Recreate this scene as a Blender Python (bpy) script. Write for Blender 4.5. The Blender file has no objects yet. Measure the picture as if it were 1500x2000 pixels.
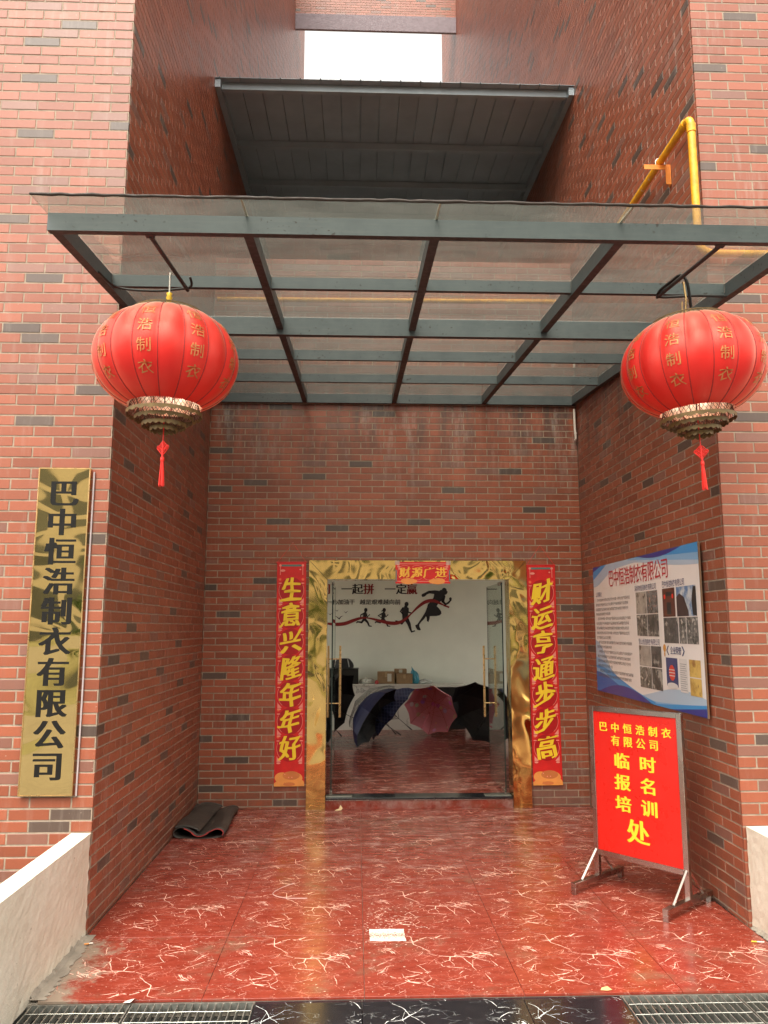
import bpy, bmesh, math, random
import numpy as np
from mathutils import Matrix, Vector
random.seed(7)
rng = np.random.default_rng(5)
scene = bpy.context.scene
col = scene.collection
R = math.radians

# ------------------------------------------------------------------ camera, sky, sun, exposure
PITCH, YAW, ROLL, FPX = 0.147883, 0.034995, -0.000068, 1524.55
cam_d = bpy.data.cameras.new('camera'); cam = bpy.data.objects.new('camera', cam_d); col.objects.link(cam)
cam_d.sensor_fit = 'VERTICAL'; cam_d.sensor_height = 32.0; cam_d.lens = 32.0 * FPX / 2000.0
cam_d.clip_start = 0.05; cam_d.clip_end = 400
cam.location = (1.5924, -5.0051, 1.8053)
cam.rotation_euler = (math.pi / 2 + PITCH, ROLL, -YAW)
scene.camera = cam
w = bpy.data.worlds.new('World'); scene.world = w; w.use_nodes = True
nt = w.node_tree; nt.nodes.clear()
sky = nt.nodes.new('ShaderNodeTexSky'); sky.sky_type = 'NISHITA'; sky.sun_disc = False
sky.sun_elevation = R(58); sky.sun_rotation = R(200); sky.air_density = 1.5; sky.dust_density = 4.0
bw = nt.nodes.new('ShaderNodeRGBToBW'); nt.links.new(sky.outputs[0], bw.inputs[0])
tint = nt.nodes.new('ShaderNodeMix'); tint.data_type = 'RGBA'; tint.blend_type = 'MULTIPLY'; tint.inputs[0].default_value = 1
nt.links.new(bw.outputs[0], tint.inputs[6]); tint.inputs[7].default_value = (1.05, 1.0, 0.90, 1)
cloud = nt.nodes.new('ShaderNodeMix'); cloud.data_type = 'RGBA'; cloud.inputs[0].default_value = 0.92
nt.links.new(sky.outputs[0], cloud.inputs[6]); nt.links.new(tint.outputs[2], cloud.inputs[7])
bg = nt.nodes.new('ShaderNodeBackground'); bg.inputs[1].default_value = 0.15
nt.links.new(cloud.outputs[2], bg.inputs[0])
wo = nt.nodes.new('ShaderNodeOutputWorld'); nt.links.new(bg.outputs[0], wo.inputs[0])
sun_d = bpy.data.lights.new('sun', 'SUN'); sun_d.energy = 0.5; sun_d.angle = R(35); sun_d.color = (1.0, 0.95, 0.88)
sun = bpy.data.objects.new('sun', sun_d); col.objects.link(sun)
sun.rotation_euler = (R(12), 0, R(-20)); sun.location = (0, -10, 30)
scene.view_settings.view_transform = 'Standard'; scene.view_settings.look = 'None'
scene.view_settings.exposure = 2.05; scene.view_settings.gamma = 1.0
scene.view_settings.use_curve_mapping = False
scene.cycles.max_bounces = 10; scene.cycles.diffuse_bounces = 5; scene.cycles.glossy_bounces = 5
scene.cycles.transparent_max_bounces = 16; scene.cycles.sample_clamp_indirect = 6.0
scene.cycles.caustics_reflective = False; scene.cycles.caustics_refractive = False

D2 = 3.264           # depth of the recess
W = 4.0              # width of the recess

# ------------------------------------------------------------------ helpers
def tag(o, label=None, cat=None, group=None, kind=None):
    if label: o['label'] = label
    if cat: o['category'] = cat
    if group: o['group'] = group
    if kind: o['kind'] = kind
    return o

def empty(name, loc=(0, 0, 0), rz=0.0):
    o = bpy.data.objects.new(name, None); col.objects.link(o)
    o.location = loc; o.rotation_euler = (0, 0, rz); o.empty_display_size = 0.1
    return o

def thing(name, label, cat, loc=(0, 0, 0), rz=0.0, group=None):
    return tag(empty(name, loc, rz), label, cat, group)

class MB:
    """collects geometry; build() links it as one mesh object"""
    def __init__(s): s.v = []; s.f = []; s.m = []; s.sm = []
    def add(s, verts, faces, mat=0, M=None, smooth=False):
        n = len(s.v)
        if M is not None: verts = [tuple(M @ Vector(p)) for p in verts]
        s.v.extend([tuple(p) for p in verts])
        for f in faces: s.f.append(tuple(i + n for i in f)); s.m.append(mat); s.sm.append(smooth)
        return s
    def box(s, x0, x1, y0, y1, z0, z1, mat=0, M=None):
        v = [(x, y, z) for z in (z0, z1) for y in (y0, y1) for x in (x0, x1)]
        return s.add(v, [(0, 2, 3, 1), (4, 5, 7, 6), (0, 1, 5, 4), (2, 6, 7, 3), (0, 4, 6, 2), (1, 3, 7, 5)], mat, M)
    def bbox(s, x0, x1, y0, y1, z0, z1, b=0.003, mat=0, M=None):
        """box with chamfered edges"""
        bm = bmesh.new()
        bmesh.ops.create_cube(bm, size=1)
        for q in bm.verts:
            q.co = Vector((x0 + (q.co.x + .5) * (x1 - x0), y0 + (q.co.y + .5) * (y1 - y0), z0 + (q.co.z + .5) * (z1 - z0)))
        bmesh.ops.bevel(bm, geom=bm.edges[:], offset=b, segments=1, profile=0.5, affect='EDGES')
        bm.verts.index_update()
        s.add([q.co[:] for q in bm.verts], [[q.index for q in f.verts] for f in bm.faces], mat, M); bm.free()
        return s
    def tube(s, pts, r, n=8, mat=0, caps=True, M=None, smooth=True):
        pts = [Vector(p) for p in pts]; rs = r if isinstance(r, (list, tuple)) else [r] * len(pts)
        V = []; F = []; up = None
        for i, p in enumerate(pts):
            if i == 0: d = pts[1] - p
            elif i == len(pts) - 1: d = p - pts[-2]
            else: d = (pts[i + 1] - p).normalized() + (p - pts[i - 1]).normalized()
            d.normalize()
            if up is None:
                up = Vector((0, 0, 1)) if abs(d.z) < .9 else Vector((1, 0, 0))
            a = (up - d * up.dot(d)).normalized(); b = d.cross(a); up = a
            for k in range(n):
                t = 2 * math.pi * k / n
                V.append(p + (a * math.cos(t) + b * math.sin(t)) * rs[i])
        for i in range(len(pts) - 1):
            for k in range(n):
                F.append((i * n + k, i * n + (k + 1) % n, (i + 1) * n + (k + 1) % n, (i + 1) * n + k))
        s.add(V, F, mat, M, smooth)
        if caps: s.add(V[:n], [tuple(range(n))[::-1]], mat, M); s.add(V[-n:], [tuple(range(n))], mat, M)
        return s
    def lathe(s, prof, n=24, mat=0, M=None, smooth=True):
        V = []; F = []
        for r, z in prof:
            for k in range(n):
                t = 2 * math.pi * k / n; V.append((r * math.cos(t), r * math.sin(t), z))
        for i in range(len(prof) - 1):
            for k in range(n):
                F.append((i * n + k, i * n + (k + 1) % n, (i + 1) * n + (k + 1) % n, (i + 1) * n + k))
        return s.add(V, F, mat, M, smooth)
    def prism(s, poly, h, mat=0, M=None):
        """poly in x,y extruded from z=0 to z=h"""
        n = len(poly)
        V = [(x, y, 0) for x, y in poly] + [(x, y, h) for x, y in poly]
        F = [tuple(range(n))[::-1], tuple(range(n, 2 * n))] + [(i, (i + 1) % n, n + (i + 1) % n, n + i) for i in range(n)]
        return s.add(V, F, mat, M)
    def build(s, name, mats, parent=None, loc=None, rel=False, kind=None):
        """rel: vertices are in world space and get moved into the parent's space (translation)"""
        me = bpy.data.meshes.new(name)
        V = s.v
        if rel and parent is not None:
            ox, oy, oz = parent.location; V = [(x - ox, y - oy, z - oz) for x, y, z in V]
        me.from_pydata(V, [], s.f)
        mats = mats if isinstance(mats, (list, tuple)) else [mats]
        for m in mats: me.materials.append(m)
        me.polygons.foreach_set('material_index', s.m); me.polygons.foreach_set('use_smooth', s.sm)
        me.update()
        o = bpy.data.objects.new(name, me); col.objects.link(o)
        if parent is not None: o.parent = parent
        if loc is not None: o.location = loc
        if kind: o['kind'] = kind
        return o

def copy_tree(o, parent=None):
    c = o.copy(); col.objects.link(c); c.parent = parent
    for ch in o.children: copy_tree(ch, c)
    return c

# ------------------------------------------------------------------ materials
class NB:
    """small node-graph builder"""
    def __init__(s, name):
        s.mat = bpy.data.materials.new(name); s.mat.use_nodes = True
        s.t = s.mat.node_tree; s.p = s.t.nodes['Principled BSDF']; s.out = s.t.nodes['Material Output']
    def n(s, typ, **kw):
        x = s.t.nodes.new('ShaderNode' + typ)
        for k, v in kw.items(): setattr(x, k, v)
        return x
    def link(s, a, b): s.t.links.new(a, b)
    def val(s, sock, v):
        if hasattr(v, 'is_linked') or isinstance(v, bpy.types.NodeSocket): s.link(v, sock)
        else:
            if isinstance(v, tuple) and len(v) == 3 and sock.type == 'RGBA': v = (*v, 1)
            sock.default_value = v
    def noise(s, vec, scale=5, detail=4, rough=.55, dist=0.0):
        x = s.n('TexNoise'); s.link(vec, x.inputs['Vector']); s.val(x.inputs['Scale'], scale)
        s.val(x.inputs['Detail'], detail); s.val(x.inputs['Roughness'], rough); s.val(x.inputs['Distortion'], dist)
        return x.outputs['Fac']
    def map(s, vec, scale=(1, 1, 1), rot=(0, 0, 0), loc=(0, 0, 0)):
        x = s.n('Mapping'); s.link(vec, x.inputs[0]); x.inputs['Scale'].default_value = scale
        x.inputs['Rotation'].default_value = rot; x.inputs['Location'].default_value = loc
        return x.outputs[0]
    def math(s, op, a, b=0.0, c=None):
        x = s.n('Math', operation=op); s.val(x.inputs[0], a); s.val(x.inputs[1], b)
        if c is not None: s.val(x.inputs[2], c)
        return x.outputs[0]
    def ramp(s, fac, lo, hi, a=0.0, b=1.0):
        x = s.n('MapRange'); s.val(x.inputs[0], fac); s.val(x.inputs[1], lo); s.val(x.inputs[2], hi)
        s.val(x.inputs[3], a); s.val(x.inputs[4], b); return x.outputs[0]
    def mix(s, fac, a, b, mode='MIX'):
        x = s.n('Mix', data_type='RGBA', blend_type=mode); s.val(x.inputs[0], fac); s.val(x.inputs[6], a); s.val(x.inputs[7], b)
        return x.outputs[2]
    def bump(s, h, strength=.3, dist=.01):
        x = s.n('Bump'); x.inputs['Strength'].default_value = strength; x.inputs['Distance'].default_value = dist
        s.link(h, x.inputs['Height']); s.link(x.outputs[0], s.p.inputs['Normal']); return x.outputs[0]
    @property
    def pos(s): return s.n('NewGeometry').outputs['Position']
    @property
    def obj(s): return s.n('TexCoord').outputs['Object']

def simple(name, c, rough=.5, metal=0.0, var=.12, vs=8, bump=0.0, bs=60, spec=None, coat=0):
    b = NB(name); p = b.pos
    n = b.noise(p, vs, 5)
    b.link(b.mix(b.ramp(n, .3, .7), tuple(x * (1 - var) for x in c), tuple(min(1, x * (1 + var)) for x in c)), b.p.inputs['Base Color'])
    b.p.inputs['Metallic'].default_value = metal
    b.link(b.ramp(b.noise(p, vs * 3, 3), .3, .7, max(.02, rough * .8), min(1, rough * 1.2)), b.p.inputs['Roughness'])
    if spec is not None: b.p.inputs['Specular IOR Level'].default_value = spec
    if coat: b.p.inputs['Coat Weight'].default_value = coat
    if bump: b.bump(b.noise(p, bs, 4), bump, .004)
    return b.mat

def flat(name, c, rough=.6):
    b = NB(name); b.p.inputs['Base Color'].default_value = (*c, 1); b.p.inputs['Roughness'].default_value = rough
    return b.mat

def brick_mat(name, c1, c2, stuff):
    b = NB(name); P = b.pos
    if stuff: t = b.n('Attribute', attribute_name='tone').outputs['Fac']
    else: t = b.n('ObjectInfo').outputs['Random']
    base = b.mix(t, c1, c2)
    # mottling inside one brick
    mot = b.noise(P, 55, 5, .65); base = b.mix(b.ramp(mot, .3, .75, 0, .22), base, tuple(x * .62 for x in c1))
    big = b.noise(P, 1.1, 4, .6); base = b.mix(b.ramp(big, .35, .7, 0, .22), base, tuple(x * 1.25 + .01 for x in c2))
    # lime bloom running down in streaks
    st = b.noise(b.map(P, (9, 9, 1.1)), 1.6, 6, .7); patch = b.noise(b.map(P, (1, 1, 1), loc=(3, 7, 2)), 1.2, 3)
    fac = b.math('MULTIPLY', b.ramp(st, .52, .72), b.ramp(patch, .45, .68, 0.03, .45))
    base = b.mix(fac, base, (.42, .36, .31))
    spk = b.noise(P, 38, 2, .4); base = b.mix(b.ramp(spk, .73, .77, 0, .4), base, (.50, .42, .35))
    sep = b.n('SeparateXYZ'); b.link(P, sep.inputs[0])
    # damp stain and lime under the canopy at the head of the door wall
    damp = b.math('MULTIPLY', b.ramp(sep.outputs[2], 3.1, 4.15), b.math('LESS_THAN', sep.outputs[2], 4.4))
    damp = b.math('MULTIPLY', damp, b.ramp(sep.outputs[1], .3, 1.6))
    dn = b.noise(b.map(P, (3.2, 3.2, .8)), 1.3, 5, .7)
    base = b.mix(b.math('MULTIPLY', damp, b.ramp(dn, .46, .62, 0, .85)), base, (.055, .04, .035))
    ln = b.noise(b.map(P, (5, 5, .9), loc=(5, 1, 0)), 1.7, 6, .75)
    base = b.mix(b.math('MULTIPLY', damp, b.ramp(ln, .54, .68, 0, .55)), base, (.45, .40, .36))
    # splash dirt near the paving
    low = b.math('MULTIPLY', b.ramp(sep.outputs[2], .5, 0), b.ramp(b.noise(P, 6, 4), .35, .65))
    base = b.mix(b.math('MULTIPLY', low, .55), base, (.10, .065, .05))
    b.link(base, b.p.inputs['Base Color'])
    b.link(b.ramp(mot, .3, .7, .33, .46), b.p.inputs['Roughness']); b.p.inputs['Specular IOR Level'].default_value = .55
    b.bump(b.noise(P, 90, 3, .6), .10, .0012)
    return b.mat

RED1, RED2 = (.205, .054, .026), (.330, .092, .046)
DK1, DK2 = (.072, .046, .036), (.110, .072, .056)
MD1, MD2 = (.185, .075, .052), (.24, .105, .075)
BRK = [[brick_mat('brick_red', RED1, RED2, s), brick_mat('brick_dark', DK1, DK2, s), brick_mat('brick_brown', MD1, MD2, s)] for s in (False, True)]
M_mortar = simple('mortar', (.30, .235, .175), .9, var=.25, vs=14, bump=.5, bs=120)
M_steel = None
def steel():
    b = NB('painted_steel'); P = b.pos
    n = b.noise(P, 7, 5, .6); c = b.mix(b.ramp(n, .3, .7), (.050, .066, .070), (.085, .105, .108))
    st = b.noise(b.map(P, (2, 2, 26)), 3, 4); c = b.mix(b.ramp(st, .5, .8, 0, .3), c, (.13, .14, .135))
    sp = b.noise(P, 48, 2, .4); pa = b.noise(P, 2.2, 2)
    c = b.mix(b.math('MULTIPLY', b.ramp(sp, .66, .70), b.ramp(pa, .48, .56)), c, (.018, .012, .01))
    ru = b.noise(P, 11, 5, .7); c = b.mix(b.ramp(ru, .68, .8, 0, .4), c, (.10, .05, .03))
    b.link(c, b.p.inputs['Base Color']); b.link(b.ramp(n, .3, .7, .35, .6), b.p.inputs['Roughness'])
    b.bump(sp, .1, .002); return b.mat
M_steel = steel()
M_rust = simple('rusty_primer', (.046, .037, .035), .7, var=.3, vs=10)
M_black = simple('black_rubber', (.016, .015, .014), .5, var=.3, vs=12, bump=.2)
M_white = simple('white_plastic', (.72, .66, .58), .4, var=.06)
M_inwall = simple('interior_plaster', (.74, .78, .69), .85, var=.05, vs=2, bump=.15, bs=40)
M_concrete = simple('concrete', (.27, .235, .19), .9, var=.3, vs=5, bump=.4, bs=50)
M_asphalt = simple('asphalt', (.10, .098, .092), .9, var=.25, vs=9, bump=.4, bs=90)

def marble(name, dark, light, vein, red=True):
    b = NB(name); O = b.obj; P = b.pos
    d = b.n('TexNoise'); b.link(O, d.inputs['Vector']); d.inputs['Scale'].default_value = 7; d.inputs['Detail'].default_value = 7; d.inputs['Roughness'].default_value = .72
    sh_ = b.n('VectorMath', operation='SUBTRACT'); b.link(d.outputs['Color'], sh_.inputs[0]); sh_.inputs[1].default_value = (.5, .5, .5)
    dv = b.n('VectorMath', operation='SCALE'); b.link(sh_.outputs[0], dv.inputs[0]); dv.inputs['Scale'].default_value = .11
    add = b.n('VectorMath', operation='ADD'); b.link(O, add.inputs[0]); b.link(dv.outputs[0], add.inputs[1])
    V = add.outputs[0]
    n = b.noise(b.map(V, (1, 2.5, 1), (0, 0, .5)), 7, 7, .7)
    c = b.mix(b.ramp(n, .3, .7), dark, light)
    def veins(scale, wid, rot, asp, th, loc, soft=.035):
        v = b.n('TexVoronoi', feature='DISTANCE_TO_EDGE'); v.inputs['Scale'].default_value = scale
        b.link(b.map(V, asp, (0, 0, rot), loc), v.inputs['Vector'])
        m = b.noise(b.map(O, loc=loc), 6.5, 4, .65)
        mm = b.ramp(m, th, th + soft)
        line = b.ramp(v.outputs['Distance'], b.math('MULTIPLY', b.math('ADD', mm, .25), wid), .0)
        return b.math('MULTIPLY', line, mm)
    e = 0 if red else .05
    v1 = veins(5, .010, .55, (1, 2.4, 1), .50 + e, (0, 0, 0))
    v2 = veins(8, .012, -.75, (1, 2.4, 1), .52 + e, (3, 1, 0))
    v3 = veins(10, .015, 1.3, (1, 1.8, 1), .57 + e, (7, 4, 0))
    v4 = veins(17, .022, .1, (1, 2.6, 1), .60, (2, 9, 0))
    v = b.math('MAXIMUM', b.math('MAXIMUM', v1, v2), b.math('MAXIMUM', b.math('MULTIPLY', v3, .8), b.math('MULTIPLY', v4, .6)))
    c = b.mix(b.math('MULTIPLY', v, .30), c, vein)
    if red:
        # trodden-in dirt and scuffs, in world space so they run over the joints
        g = b.noise(P, 1.7, 5, .62); g2 = b.noise(b.map(P, loc=(4, 2, 0)), 7, 5, .7)
        c = b.mix(b.math('MULTIPLY', b.ramp(g, .54, .66, 0, .75), b.ramp(g2, .42, .6)), c, (.17, .095, .06))
        sep = b.n('SeparateXYZ'); b.link(P, sep.inputs[0])
        far = b.ramp(sep.outputs[1], .3, 2.4)
        s = b.noise(b.map(P, (1, 3, 1)), 3.2, 7, .75)
        c = b.mix(b.math('MULTIPLY', b.ramp(s, .47, .68, 0, .62), far), c, (.40, .29, .26))
        # cement smears along the left kerb
        kerb = b.ramp(sep.outputs[0], .42, .0); kerb = b.math('MULTIPLY', kerb, b.ramp(sep.outputs[1], .1, -.2))
        kn = b.noise(P, 5, 6, .7)
        c = b.mix(b.math('MULTIPLY', b.ramp(b.math('ADD', kn, b.math('MULTIPLY', kerb, .5)), .72, .85), b.math('GREATER_THAN', kerb, 0.01)), c, (.26, .20, .15))
        b.link(b.ramp(s, .35, .7, .12, .34), b.p.inputs['Roughness']); b.p.inputs['Specular IOR Level'].default_value = .4
    else:
        b.p.inputs['Roughness'].default_value = .14
    b.link(c, b.p.inputs['Base Color'])
    b.bump(b.noise(P, 6, 3), .04, .004)
    return b.mat
M_red = marble('red_marble_tile', (.165, .020, .011), (.29, .050, .030), (.80, .50, .40))
M_blk = marble('black_marble_tile', (.006, .006, .008), (.018, .018, .022), (.60, .62, .60), red=False)

def gold(name, scale, amp, c=(.83, .56, .20), rough=.045, st=(1, 1, .8)):
    b = NB(name); O = b.pos
    b.p.inputs['Base Color'].default_value = (*c, 1); b.p.inputs['Metallic'].default_value = 1
    b.link(b.ramp(b.noise(O, 5, 4), .4, .7, rough, rough * 3), b.p.inputs['Roughness'])
    h = b.noise(b.map(O, st), scale, .8, .4, .6)
    b.bump(h, 1.0, amp); return b.mat
M_gold_frame = gold('wavy_gold_mirror_steel', 3.6, .022, (.90, .58, .20))
M_gold_plate = gold('gold_plate', 1.7, .025, (.92, .66, .28), .02, (1, 1, 1.5))
M_gold_bar = simple('brushed_gold', (.72, .47, .22), .3, 1.0, var=.1)
M_chrome = simple('brushed_stainless', (.50, .45, .41), .26, 1.0, var=.08, vs=2)
M_lacq = simple('black_lacquer', (.012, .011, .010), .35, var=.2)
M_paper_red = simple('red_print', (.62, .016, .014), .45, var=.10, vs=12)
M_sign_red = simple('red_vinyl', (.58, .015, .009), .30, var=.02, vs=3)
M_yellow = flat('yellow_print', (.88, .60, .03), .45)
M_gold_print = flat('gold_print', (.80, .52, .05), .45)
M_pink_print = flat('pale_pink_print', (.80, .28, .22), .5)

def glass(name, tint, dirt, dcol, rough=.02, gl=.10):
    b = NB(name); P = b.pos
    t = b.t; t.nodes.remove(b.p)
    tr = b.n('BsdfTransparent'); tr.inputs[0].default_value = (*tint, 1)
    gs = b.n('BsdfGlossy'); gs.inputs[0].default_value = (.9, .95, .93, 1); gs.inputs['Roughness'].default_value = rough
    df = b.n('BsdfDiffuse'); df.inputs[0].default_value = (*dcol, 1)
    tl = b.n('BsdfTranslucent'); tl.inputs[0].default_value = (*dcol, 1)
    dd = b.n('MixShader'); dd.inputs[0].default_value = .55; b.link(df.outputs[0], dd.inputs[1]); b.link(tl.outputs[0], dd.inputs[2])
    lw = b.n('LayerWeight'); lw.inputs[0].default_value = .5      # facing is the same on both sides of a pane
    fr = b.math('MULTIPLY', b.math('ADD', b.math('POWER', lw.outputs['Facing'], 5), .04), gl)
    m1 = b.n('MixShader'); b.link(b.math('MINIMUM', fr, 1.0), m1.inputs[0]); b.link(tr.outputs[0], m1.inputs[1]); b.link(gs.outputs[0], m1.inputs[2])
    n1 = b.noise(b.map(P, (1, 3, 1)), 2.3, 6, .7); n2 = b.noise(P, 70, 2, .4); n3 = b.noise(b.map(P, (6, 1.2, 1), (0, 0, .4)), 6, 5, .7)
    f = b.math('ADD', b.ramp(n1, .3, .75, dirt * .5, dirt * 1.5), b.ramp(n2, .70, .74, 0, dirt * 1.4))
    f = b.math('ADD', f, b.ramp(n3, .62, .72, 0, dirt * .8))
    m2 = b.n('MixShader'); b.link(f, m2.inputs[0]); b.link(m1.outputs[0], m2.inputs[1]); b.link(dd.outputs[0], m2.inputs[2])
    b.link(m2.outputs[0], b.out.inputs[0]); return b.mat
M_glass = glass('dusty_canopy_glass', (.88, .89, .86), .10, (.42, .40, .36), .03, 1.6)
M_doorglass = glass('clear_door_glass', (.86, .90, .87), .02, (.4, .42, .38), .0, 1.3)

_vm = {}
M_vein = [flat('vein_pale', (.86, .54, .43), .25), flat('vein_pink', (.50, .17, .12), .25), flat('vein_mid', (.36, .10, .07), .25)]
M_vblk = [flat('vein_white', (.80, .82, .78), .2), flat('vein_grey', (.22, .23, .23), .2), flat('vein_dim', (.08, .08, .085), .2)]
def vein_mesh(x0, x1, y0, y1, red=True, seed=12):
    """the printed marble veins of one tile: tapering, branching, broken strokes; every tile carries the same print"""
    key = (round(x0, 3), round(x1, 3), round(y0, 3), round(y1, 3), red)
    if key in _vm: return _vm[key]
    r = random.Random(seed if red else seed + 9); m = MB(); lev = [0]
    def walk(x, y, a, L, w0, mat, depth=0):
        n = max(4, int(L / .012)); P = [(x, y)]; st = L / n; a0 = a
        for k in range(n):
            if r.random() < .24: a = a0 + r.choice((-1, 1)) * r.uniform(.0, .75)
            a2 = a + r.uniform(-.20, .20); x += math.cos(a2) * st; y += math.sin(a2) * st; P.append((x, y))
            if depth < 2 and r.random() < .085: walk(x, y, a + r.choice((-1, 1)) * r.uniform(.35, 1.1), L * r.uniform(.2, .5), w0 * .65, min(2, mat + (r.random() < .5)), depth + 1)
        z = .0002 + .00002 * (lev[0] % 9); lev[0] += 1
        V = []; F = []; dead = r.random() < .5; gate = [r.random() > .10 for _ in P]
        for k, (px_, py_) in enumerate(P):
            t = k / n; q = P[min(k + 1, n)]; p = P[max(k - 1, 0)]; d = math.atan2(q[1] - p[1], q[0] - p[0])
            ww = w0 * (math.sin(math.pi * min(1, t * .9 + .08)) ** .8) * r.uniform(.35, 1.25) * .5
            V += [(px_ - math.sin(d) * ww, py_ + math.cos(d) * ww, z), (px_ + math.sin(d) * ww, py_ - math.cos(d) * ww, z)]
        for k in range(n):
            ok = gate[k] and all(x0 < vx < x1 and y0 < vy < y1 for vx, vy, _ in V[2 * k:2 * k + 4])
            if ok: F.append((2 * k + 1, 2 * k + 3, 2 * k + 2, 2 * k))
        if F: m.add(V, F, mat)
    main = (.45, .62, -.55, 2.0, .25, -.75)
    for k in range(20 if red else 9):
        walk(r.uniform(-.4, .4), r.uniform(-.4, .4), r.choice(main) + r.uniform(-.25, .25) + math.pi * (r.random() < .5), r.uniform(.10, .34), r.uniform(.0030, .0078) * (1 if red else .55), 0)
    for k in range(60 if red else 12):
        walk(r.uniform(-.4, .4), r.uniform(-.4, .4), r.choice(main) + r.uniform(-.4, .4), r.uniform(.03, .13), r.uniform(.002, .0045), r.choice((0, 1, 1, 2)), 1)
    for k in range(4 if red else 1):       # bundles of near-parallel streaks
        cx, cy, a = r.uniform(-.33, .33), r.uniform(-.33, .33), r.choice(main)
        for q in range(7): walk(cx + r.uniform(-.03, .03), cy + r.uniform(-.012, .012), a + r.uniform(-.12, .12), r.uniform(.03, .12), r.uniform(.003, .008), r.choice((0, 0, 1)), 2)
    for k in range(300 if red else 60):    # flecks
        x, y = r.uniform(-.4, .4), r.uniform(-.4, .4); s = r.uniform(.0012, .0038); a = r.choice(main)
        if not (x0 + .01 < x < x1 - .01 and y0 + .01 < y < y1 - .01): continue
        m.add([(x + s * 2.2 * math.cos(a), y + s * 2.2 * math.sin(a), .0004), (x - s * math.sin(a) * .7, y + s * math.cos(a) * .7, .0004), (x - s * 2 * math.cos(a), y - s * 2 * math.sin(a), .0004), (x + s * math.sin(a) * .7, y - s * math.cos(a) * .7, .0004)], [(0, 1, 2, 3)], r.choice((0, 1, 1, 2)))
    me = bpy.data.meshes.new('marble_vein'); me.from_pydata(m.v, [], m.f)
    for q in (M_vein if red else M_vblk): me.materials.append(q)
    me.polygons.foreach_set('material_index', m.m); me.update(); me.shade_flat()
    _vm[key] = me; return me
def add_veins(tile, x0, x1, y0, y1, red=True):
    o = bpy.data.objects.new('marble_vein', vein_mesh(x0, x1, y0, y1, red)); col.objects.link(o); o.parent = tile; o['kind'] = 'stuff'

# ------------------------------------------------------------------ lettering from the built-in font
_gc = {}
def glyph(ch, bold=0.0, res=3):
    key = (ch, bold, res)
    if key in _gc: return _gc[key]
    cu = bpy.data.curves.new('lettering', 'FONT'); cu.body = ch; cu.size = 1.0; cu.resolution_u = res; cu.offset = bold
    cu.fill_mode = 'FRONT'
    ob = bpy.data.objects.new('lettering', cu); col.objects.link(ob)
    dg = bpy.context.evaluated_depsgraph_get(); dg.update()
    me = bpy.data.meshes.new_from_object(ob.evaluated_get(dg))
    V = [(v.co.x, v.co.y) for v in me.vertices]; F = [tuple(p.vertices) for p in me.polygons]
    bpy.data.objects.remove(ob); bpy.data.curves.remove(cu); bpy.data.meshes.remove(me)
    if ord(ch) > 0x2e80 and V: cx, cy = .5, .38
    else:
        xs = [a for a, _ in V] or [0]; cx, cy = (min(xs) + max(xs)) / 2, .38
    _gc[key] = ([(x - cx, y - cy) for x, y in V], F)
    return _gc[key]
_ref = glyph('国'); _xs = [a for a, _ in _ref[0]]; _ys = [b for _, b in _ref[0]]
GC = ((min(_xs) + max(_xs)) / 2, (min(_ys) + max(_ys)) / 2); GS = 1.0 / (max(_ys) - min(_ys))

class Chars:
    """lettering whose characters each become a part of their own"""
    def __init__(s): s.items = []
    def build(s, name, mat, parent, rel=False):
        for it in s.items: it.build('character', mat, parent, rel=rel)

def put_text(mb, ch, cx, cy, w, h, M, bold=0.0, mat=0, z=0.0, warp=None, fat=0.0, res=3):
    """one character centred on (cx, cy) in the plane of M (x right, y up, z out)"""
    V, F = glyph(ch, bold, res)
    if not V: return
    cjk = ord(ch) > 0x2e80
    if isinstance(mb, Chars):
        mb.items.append(MB()); mb = mb.items[-1]
    for k, dx in enumerate([0] if not fat else [-fat, 0, fat]):
        pts = []
        for x, y in V:
            if cjk: x = (x - GC[0]) * GS; y = (y - GC[1]) * GS
            else: y = y + .02
            x += dx
            if warp: x, y = warp(x, y)
            pts.append((cx + x * w, cy + y * h, z + k * .0004))
        mb.add(pts, F, mat, M)

def plane_M(origin, right, up):
    r = Vector(right).normalized(); u = Vector(up).normalized(); n = r.cross(u)
    return Matrix(((r.x, u.x, n.x, origin[0]), (r.y, u.y, n.y, origin[1]), (r.z, u.z, n.z, origin[2]), (0, 0, 0, 1)))

def brush(seed):
    """turns an even stroke into something like brush writing"""
    r = random.Random(seed); a, b2, c = r.uniform(.10, .20), r.uniform(.03, .06), r.uniform(0, 6)
    def f(x, y):
        y2 = y + a * x + .05 * math.sin(x * 5 + c)
        x2 = x * (.98 - .10 * y) + .08 * y2 + b2 * math.sin(y * 6 + c)
        return x2, y2
    return f

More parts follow.
